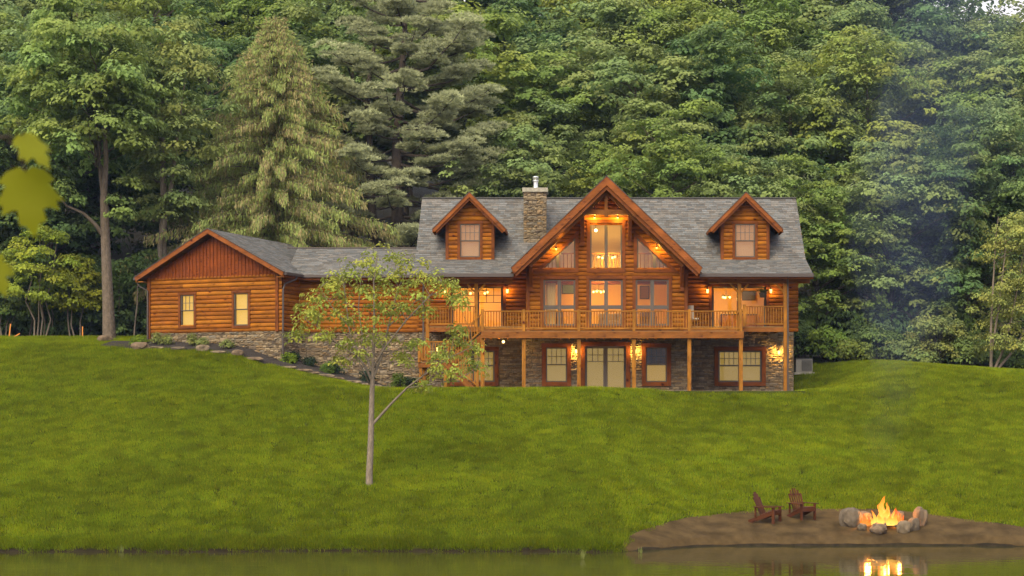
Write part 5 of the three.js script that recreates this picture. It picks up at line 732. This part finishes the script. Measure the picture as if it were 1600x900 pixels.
{ // the young tree on the lawn
  const z = 17.7, x = X(577, z), y = ground(x, z), r = rngOf(131), q = (px, py, dz = 0) => [X(px, z + dz) - x, Y(py, z + dz) - y, dz], Lv = new Leaves(), tr = [];
  const T = (pts, a, b, s = 6) => { tr.push(tube(pts, taper(a, b, pts.length), s, 1)); return pts; };
  T([q(577, 764), q(577, 740), q(579, 700), q(580, 664), q(581, 620), q(582, 592)], 0.135, 0.085, 9);
  const br = [T([q(581, 664), q(592, 652), q(612, 630), q(636, 606, 0.3), q(660, 588, 0.4), q(700, 560, 0.6), q(738, 542, 0.8)], 0.058, 0.012), T([q(582, 595), q(583, 560), q(585, 500), q(584, 440), q(590, 398)], 0.07, 0.012), T([q(582, 598), q(572, 575, 0.2), q(552, 548, 0.3), q(545, 510, 0.4), q(538, 450, 0.5), q(530, 410, 0.5)], 0.052, 0.01), T([q(583, 590), q(595, 560, -0.3), q(607, 510, -0.4), q(622, 450, -0.5), q(640, 415, -0.6)], 0.055, 0.01), T([q(583, 575), q(600, 545, 0.4), q(635, 500, 0.6), q(672, 462, 0.8), q(690, 440, 0.9)], 0.042, 0.009), T([q(580, 580), q(568, 540, -0.5), q(560, 480, -0.8), q(566, 420, -1)], 0.045, 0.009), T([q(560, 558, 0.25), q(525, 535, 0.4), q(495, 510, 0.5), q(476, 500, 0.6)], 0.03, 0.008), T([q(577, 600), q(570, 585, 0.6), q(558, 560, 0.9), q(552, 500, 1)], 0.03, 0.008), T([q(607, 510, -0.4), q(650, 470, -0.8), q(690, 455, -1)], 0.026, 0.007), T([q(636, 606, 0.3), q(680, 600, 0.5), q(720, 590, 0.6), q(745, 575, 0.6)], 0.022, 0.006), T([q(545, 510, 0.4), q(515, 475, 0.5), q(500, 450, 0.5)], 0.022, 0.006)];
  const sp = [[590, 398, 30], [560, 415, 30], [620, 412, 32], [648, 412, 30], [540, 440, 34], [575, 440, 30], [510, 458, 34], [605, 455, 26], [640, 450, 26], [670, 445, 30], [690, 442, 26], [500, 500, 30], [478, 503, 26], [484, 470, 20], [530, 485, 30], [560, 490, 30], [600, 490, 22], [625, 490, 26], [505, 525, 22], [540, 530, 24], [575, 520, 22], [700, 455, 22], [660, 480, 20], [470, 520, 12], [720, 520, 20], [735, 545, 20], [700, 545, 20], [745, 575, 16], [712, 585, 20], [685, 560, 16], [660, 600, 10], [690, 575, 14], [625, 560, 14], [530, 560, 16], [560, 560, 12], [600, 530, 18], [650, 540, 10], [720, 470, 10], [585, 470, 22], [550, 462, 26], [520, 440, 20], [604, 430, 26]];
  for (const [px, py, w] of sp) for (let k = 0; k < 5; k++) { const c = q(px + (r() - 0.5) * w * 1.3, py + (r() - 0.5) * w * 1.1, (r() - 0.5) * 2.6); bough(Lv, r, c, 0.3, 0.8, 3, 13, 0.13, { br: 0.17, low: -0.6, wide: 0.6 });
    if (k < 2) { let best = null, bd = 9; for (const b of br) for (const p of b) { const d = Math.hypot(p[0] - c[0], p[1] - c[1], p[2] - c[2]) + (p[1] > c[1] ? 1 : 0); if (d < bd) { bd = d; best = p; } } tr.push(tube(limb(best, c, 0.15, r, 3), taper(0.012, 0.005, 4), 4)); } }
  putTree('young_tree', [x, y, z], [['crown', Lv.geo(), leafMat(0.30, 0.33, 0.055, 0.4), 1], ['trunk', merge(tr), M.barkPale]], 'slim young tree with sparse lime leaves standing alone on the lawn', null);
}
{ // light green small tree at the right edge
  const z = -5.6, x = X(1552, z), y = ground(x, z), r = rngOf(141), q = (px, py, dz = 0) => [X(px, z + dz) - x, Y(py, z + dz) - y, dz], Lv = new Leaves(), tr = [];
  for (const s of [[[1549, 590], [1548, 520], [1552, 440], [1556, 370], [1560, 338]], [[1552, 590], [1566, 550], [1580, 500], [1592, 440], [1600, 390]], [[1547, 590], [1551, 540], [1562, 470], [1570, 400], [1574, 350]], [[1555, 590], [1590, 540], [1620, 470], [1635, 400]]]) tr.push(tube(s.map(([a, b], i) => i ? q(a, b, (r() - 0.5) * 0.8) : [q(a, b)[0], -0.1, 0]), taper(0.085, 0.015, s.length), 6, 1));
  for (let i = 0; i < 120; i++) { const t = r(), a = r() * 6.283, w = 72 * Math.sin(Math.PI * clamp(0.2 + 0.68 * t, 0, 1)) * Math.sqrt(r()), p = q(1590 + Math.cos(a) * w, lerp(545, 335, t), Math.sin(a) * w * 0.025); bough(Lv, r, p, 0.62 * (0.7 + 0.6 * r()), 0.4, 7, 18, 0.13, { br: 0.24, wide: 0.6 }); if (i % 4 === 0) tr.push(tube(limb(q(1560, lerp(560, 360, t)), p, 0.2, r, 3), taper(0.02, 0.007, 4), 4)); }
  putTree('small_tree', [x, y, z], [['crown', Lv.geo(), leafMat(0.29, 0.32, 0.085, 0.4), 1], ['trunk', merge(tr), M.barkPale]], 'feathery light green many-stemmed tree at the right edge of the lawn', null);
}
// bushes along the foot of the forest, right of the house
const bushSpec = [[1253, 492, 26, -9, [0.06, 0.10, 0.03], 'dark upright evergreen bush behind the air conditioner'], [1292, 500, 34, -8.5, [0.125, 0.19, 0.03], 'bright green bush right of the air conditioner'], [1330, 520, 30, -8, [0.15, 0.19, 0.04], 'yellow-green bush second from the air conditioner'], [1372, 495, 34, -9, [0.10, 0.15, 0.045], 'dull green bush in the middle of the forest edge'], [1408, 525, 26, -8, [0.13, 0.17, 0.06], 'low grey-green bush left of the big olive bush'], [1462, 470, 48, -8, [0.165, 0.195, 0.06], 'big loose olive bush left of the feathery tree'], [1512, 515, 32, -7.4, [0.13, 0.175, 0.05], 'bush between the olive bush and the feathery tree'], [1590, 520, 40, -7.5, [0.12, 0.17, 0.045], 'bush under the feathery tree at the right edge'], [1650, 500, 50, -8, [0.12, 0.17, 0.045], 'bush beyond the feathery tree, past the frame edge'], [1440, 545, 18, -7.2, [0.16, 0.2, 0.06], 'tiny bush in front of the big olive bush']];
bushSpec.forEach(([px, top, w, z, c, say], i) => { c = c.map((v) => v * 1.35); const x = X(px, z), y = ground(x, z), h = Y(top, z) - y, ww = 2 * w * D(z) / F; shrub([x, y, z], ww, h, leafMat(...c), say, 700 + i, { name: 'bush', n: Math.round(16 + ww * h * 5), rad: 0.42, nb: 7, nl: 18, leaf: 0.13, br: 0.22 }); });
// dark undergrowth in the shade of the wood
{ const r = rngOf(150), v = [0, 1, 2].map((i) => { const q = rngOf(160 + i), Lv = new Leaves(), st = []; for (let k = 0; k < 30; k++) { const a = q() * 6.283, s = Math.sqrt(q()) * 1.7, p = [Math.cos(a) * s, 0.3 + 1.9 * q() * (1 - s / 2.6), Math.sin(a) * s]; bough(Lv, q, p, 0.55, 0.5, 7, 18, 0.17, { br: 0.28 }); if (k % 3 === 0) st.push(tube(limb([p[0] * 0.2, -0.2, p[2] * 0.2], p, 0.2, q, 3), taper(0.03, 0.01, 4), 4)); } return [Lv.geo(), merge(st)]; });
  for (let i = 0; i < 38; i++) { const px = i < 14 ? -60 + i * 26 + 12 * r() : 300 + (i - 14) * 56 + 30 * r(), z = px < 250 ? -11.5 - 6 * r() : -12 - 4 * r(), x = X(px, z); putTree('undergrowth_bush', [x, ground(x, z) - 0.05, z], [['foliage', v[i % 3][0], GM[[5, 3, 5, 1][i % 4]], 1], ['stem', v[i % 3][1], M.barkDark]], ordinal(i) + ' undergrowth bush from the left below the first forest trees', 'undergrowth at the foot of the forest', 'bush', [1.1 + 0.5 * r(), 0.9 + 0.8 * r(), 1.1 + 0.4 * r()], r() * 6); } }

// ------------------------------------------------------------------ lawn
{
  const lawn = stuff(grp('lawn_grass')), mats = new THREE.MeshPhysicalMaterial({ color: 0xffffff, roughness: 1, transmission: 0.3, thickness: 0, specularIntensity: 0.05, vertexColors: true });
  const r = rngOf(808), per = [[], [], []], cols = [[], [], []], M4 = new THREE.Matrix4(), up = new THREE.Vector3(), e = 0.3;
  const geos = [0, 1, 2].map((v) => { const q = rngOf(810 + v), pos = [], col = [], nor = [], idx = []; for (let i = 0; i < 210; i++) { const x = (q() - 0.5) * 0.56, z = (q() - 0.5) * 0.56, h = 0.05 + 0.085 * q() * (0.5 + 0.8 * q()), a = q() * 6.283, w = 0.007 + 0.006 * q(), lx = (q() - 0.5) * 0.07, lz = (q() - 0.5) * 0.07, t = 0.72 + 0.56 * q(), y = (q() - 0.5) * 0.2, k = pos.length / 3, dry = q() < 0.07; pos.push(x - Math.cos(a) * w, -0.01, z - Math.sin(a) * w, x + Math.cos(a) * w, -0.01, z + Math.sin(a) * w, x + lx, h, z + lz); const c = dry ? [1.7 * t, 1.2 * t, 1.2 * t] : [t * (1 + y), t, t * (1 - y)]; for (let b = 0; b < 3; b++) { col.push(...c); nor.push(lx * 2, 1, lz * 2); } idx.push(k, k + 1, k + 2); }
    const g = new THREE.BufferGeometry(); g.setAttribute('position', new THREE.Float32BufferAttribute(pos, 3)); g.setAttribute('color', new THREE.Float32BufferAttribute(col, 3)); g.setIndex(idx); g.computeVertexNormals(); return g; });
  const skip = (x, z) => z > shoreZ(x) - 0.10 || onSand(x, z) || (x > wL - 0.1 && x < wR + 0.1 && z < 2.9) || (x < wL + 0.2 && x > -14.2 && z < lerp(0.9, 0.2, (wL - x) / 6.5)) || (() => { const dx = x - GC[0], dz = z - GC[2], lx = dx * Math.cos(TH) + dz * Math.sin(TH), lz = -dx * Math.sin(TH) + dz * Math.cos(TH); return lx > -GW - 0.6 && lx < 0.5 && lz < 1.2; })();
  const spots = []; const step = 0.34; for (let z = -7.5; z < 24; z += step) for (let x = -34; x < 27; x += step) spots.push([x + (r() - 0.5) * step, z + (r() - 0.5) * step]); for (let x = -30; x < 22; x += 0.11) spots.push([x, shoreZ(x) - 0.11 - 0.34 * r()]);
  for (const [xx, zz] of spots) {
    if (skip(xx, zz)) continue;
    const y = ground(xx, zz); up.set(ground(xx - e, zz) - ground(xx + e, zz), 2 * e, ground(xx, zz - e) - ground(xx, zz + e)).normalize();
    const a = r() * 6.283, v = Math.floor(r() * 3), tall = sstep(1.4, 0.2, shoreZ(xx) - zz), s = 0.85 + 0.35 * r() + 0.6 * tall * r(), q = new THREE.Quaternion().setFromUnitVectors(new THREE.Vector3(0, 1, 0), up).multiply(new THREE.Quaternion().setFromAxisAngle(new THREE.Vector3(0, 1, 0), a));
    M4.compose(new THREE.Vector3(xx, y, zz), q, new THREE.Vector3(1, s, 1)); per[v].push(...M4.elements);
    const n = fbm(xx * 0.35, zz * 0.35, 820, 4), m = fbm(xx * 0.9 + 40, zz * 2.2, 830, 3), k = (0.72 + 0.56 * n) * (0.66 + 0.68 * r()); cols[v].push(0.148 * k * (0.84 + 0.32 * m), 0.196 * k * (0.94 + 0.12 * m), 0.008 * k);
  }
  per.forEach((m, v) => { const im = new THREE.InstancedMesh(geos[v], mats, m.length / 16); im.instanceMatrix.array.set(m); im.instanceColor = new THREE.InstancedBufferAttribute(new Float32Array(cols[v]), 3); im.name = 'grass_blades'; stuff(im); im.castShadow = im.receiveShadow = true; lawn.add(im); });
}
// a few rushes at the water's edge
for (const [px, z, h, seed] of [[190, 24.0, 0.3, 1], [910, 26.4, 0.34, 2], [1000, 24.4, 0.22, 3]]) { const x = X(px, z), r = rngOf(900 + seed), Lv = new Leaves(); for (let i = 0; i < 16; i++) { const a = r() * 6.28; Lv.add((r() - 0.5) * 0.12, 0, (r() - 0.5) * 0.12, Math.cos(a), 0.1, Math.sin(a), (r() - 0.5) * 0.5, 1, (r() - 0.5) * 0.5, h * (0.5 + 0.7 * r()), 0.018, [1, 1, 1]); } const m = mk('water_rush', Lv.geo(), G.rose); m.position.set(x, WATER - 0.02, z); tag(m, ['small tuft of rushes at the pond edge below the garage', 'small tuft of rushes standing in the open pond water', 'thin tuft of rushes at the left tip of the beach'][seed - 1], 'rush'); }

// ------------------------------------------------------------------ maple sprig hanging close to the camera, and the sapling that bears it
{
  const z = CAMZ - 3.2, bx = -2.3, bz = z - 0.2, by = ground(bx, bz), g = tag(grp('near_maple', null, [bx, by, bz]), 'blurred yellow-green maple leaves hanging close to the camera at the left edge', 'tree'), q = (px, py, dz = 0) => [X(px, z + dz), Y(py, z + dz), z + dz];
  mk('trunk', tube([[bx, by - 0.1, bz], [bx + 0.03, by + 1.4, bz], [bx - 0.02, by + 3.2, bz]], [0.05, 0.04, 0.02], 8), M.barkPale, g);
  mk('branch', tube([[bx, by + 2.35, bz], [-1.75, by + 2.65, bz + 0.1], q(-60, 215), q(20, 214)], [0.016, 0.01, 0.005, 0.003], 6), M.bark, g);
  const out = [[0, 0], [0.1, 0.08], [0.3, 0.02], [0.44, -0.16], [0.34, -0.2], [0.42, -0.34], [0.56, -0.5], [0.42, -0.5], [0.46, -0.66], [0.3, -0.6], [0.2, -0.62], [0.24, -0.82], [0.12, -0.86], [0.02, -1.08], [-0.1, -0.88], [-0.2, -0.86], [-0.2, -0.62], [-0.3, -0.62], [-0.46, -0.68], [-0.42, -0.52], [-0.56, -0.5], [-0.42, -0.34], [-0.34, -0.2], [-0.46, -0.14], [-0.3, 0.02], [-0.1, 0.08]];
  const lm = new THREE.MeshPhysicalMaterial({ color: lin(0.225, 0.235, 0.004), roughness: 0.7, transmission: 0.5, thickness: 0, specularIntensity: 0.3 });
  for (const [px, py, s, rot, tilt, dz] of [[40, 268, 0.122, 0.12, 0.3, 0], [36, 212, 0.078, 0.75, 0.9, 0.05], [-22, 398, 0.085, 0.5, 0.8, 0.1]]) { const geo = new THREE.ShapeGeometry(new THREE.Shape(out.map((p) => new THREE.Vector2(...p)))); const p = geo.attributes.position; for (let i = 0; i < p.count; i++) p.setZ(i, -0.35 * p.getX(i) ** 2 - 0.12 * p.getY(i) ** 2); geo.computeVertexNormals(); geo.scale(s, s, s); geo.rotateY(tilt); geo.rotateZ(rot); const c = q(px, py, dz); geo.translate(...c); mk('leaf', geo, lm, g); mk('leaf_stalk', tube([c, [c[0] - 0.01, c[1] + 0.03, c[2]], q(px < 0 ? -50 : Math.min(px, 20) - 10, px < 0 ? 300 : 214)], [0.0015, 0.0015, 0.0015], 5), M.bark, g); }
  mk('branch', tube([q(-60, 215), q(-50, 300)], [0.005, 0.003], 5), M.bark, g);
}
scene.traverse((o) => { if (o.isMesh) { o.castShadow = true; o.receiveShadow = true; } });
renderer.render(scene, camera);
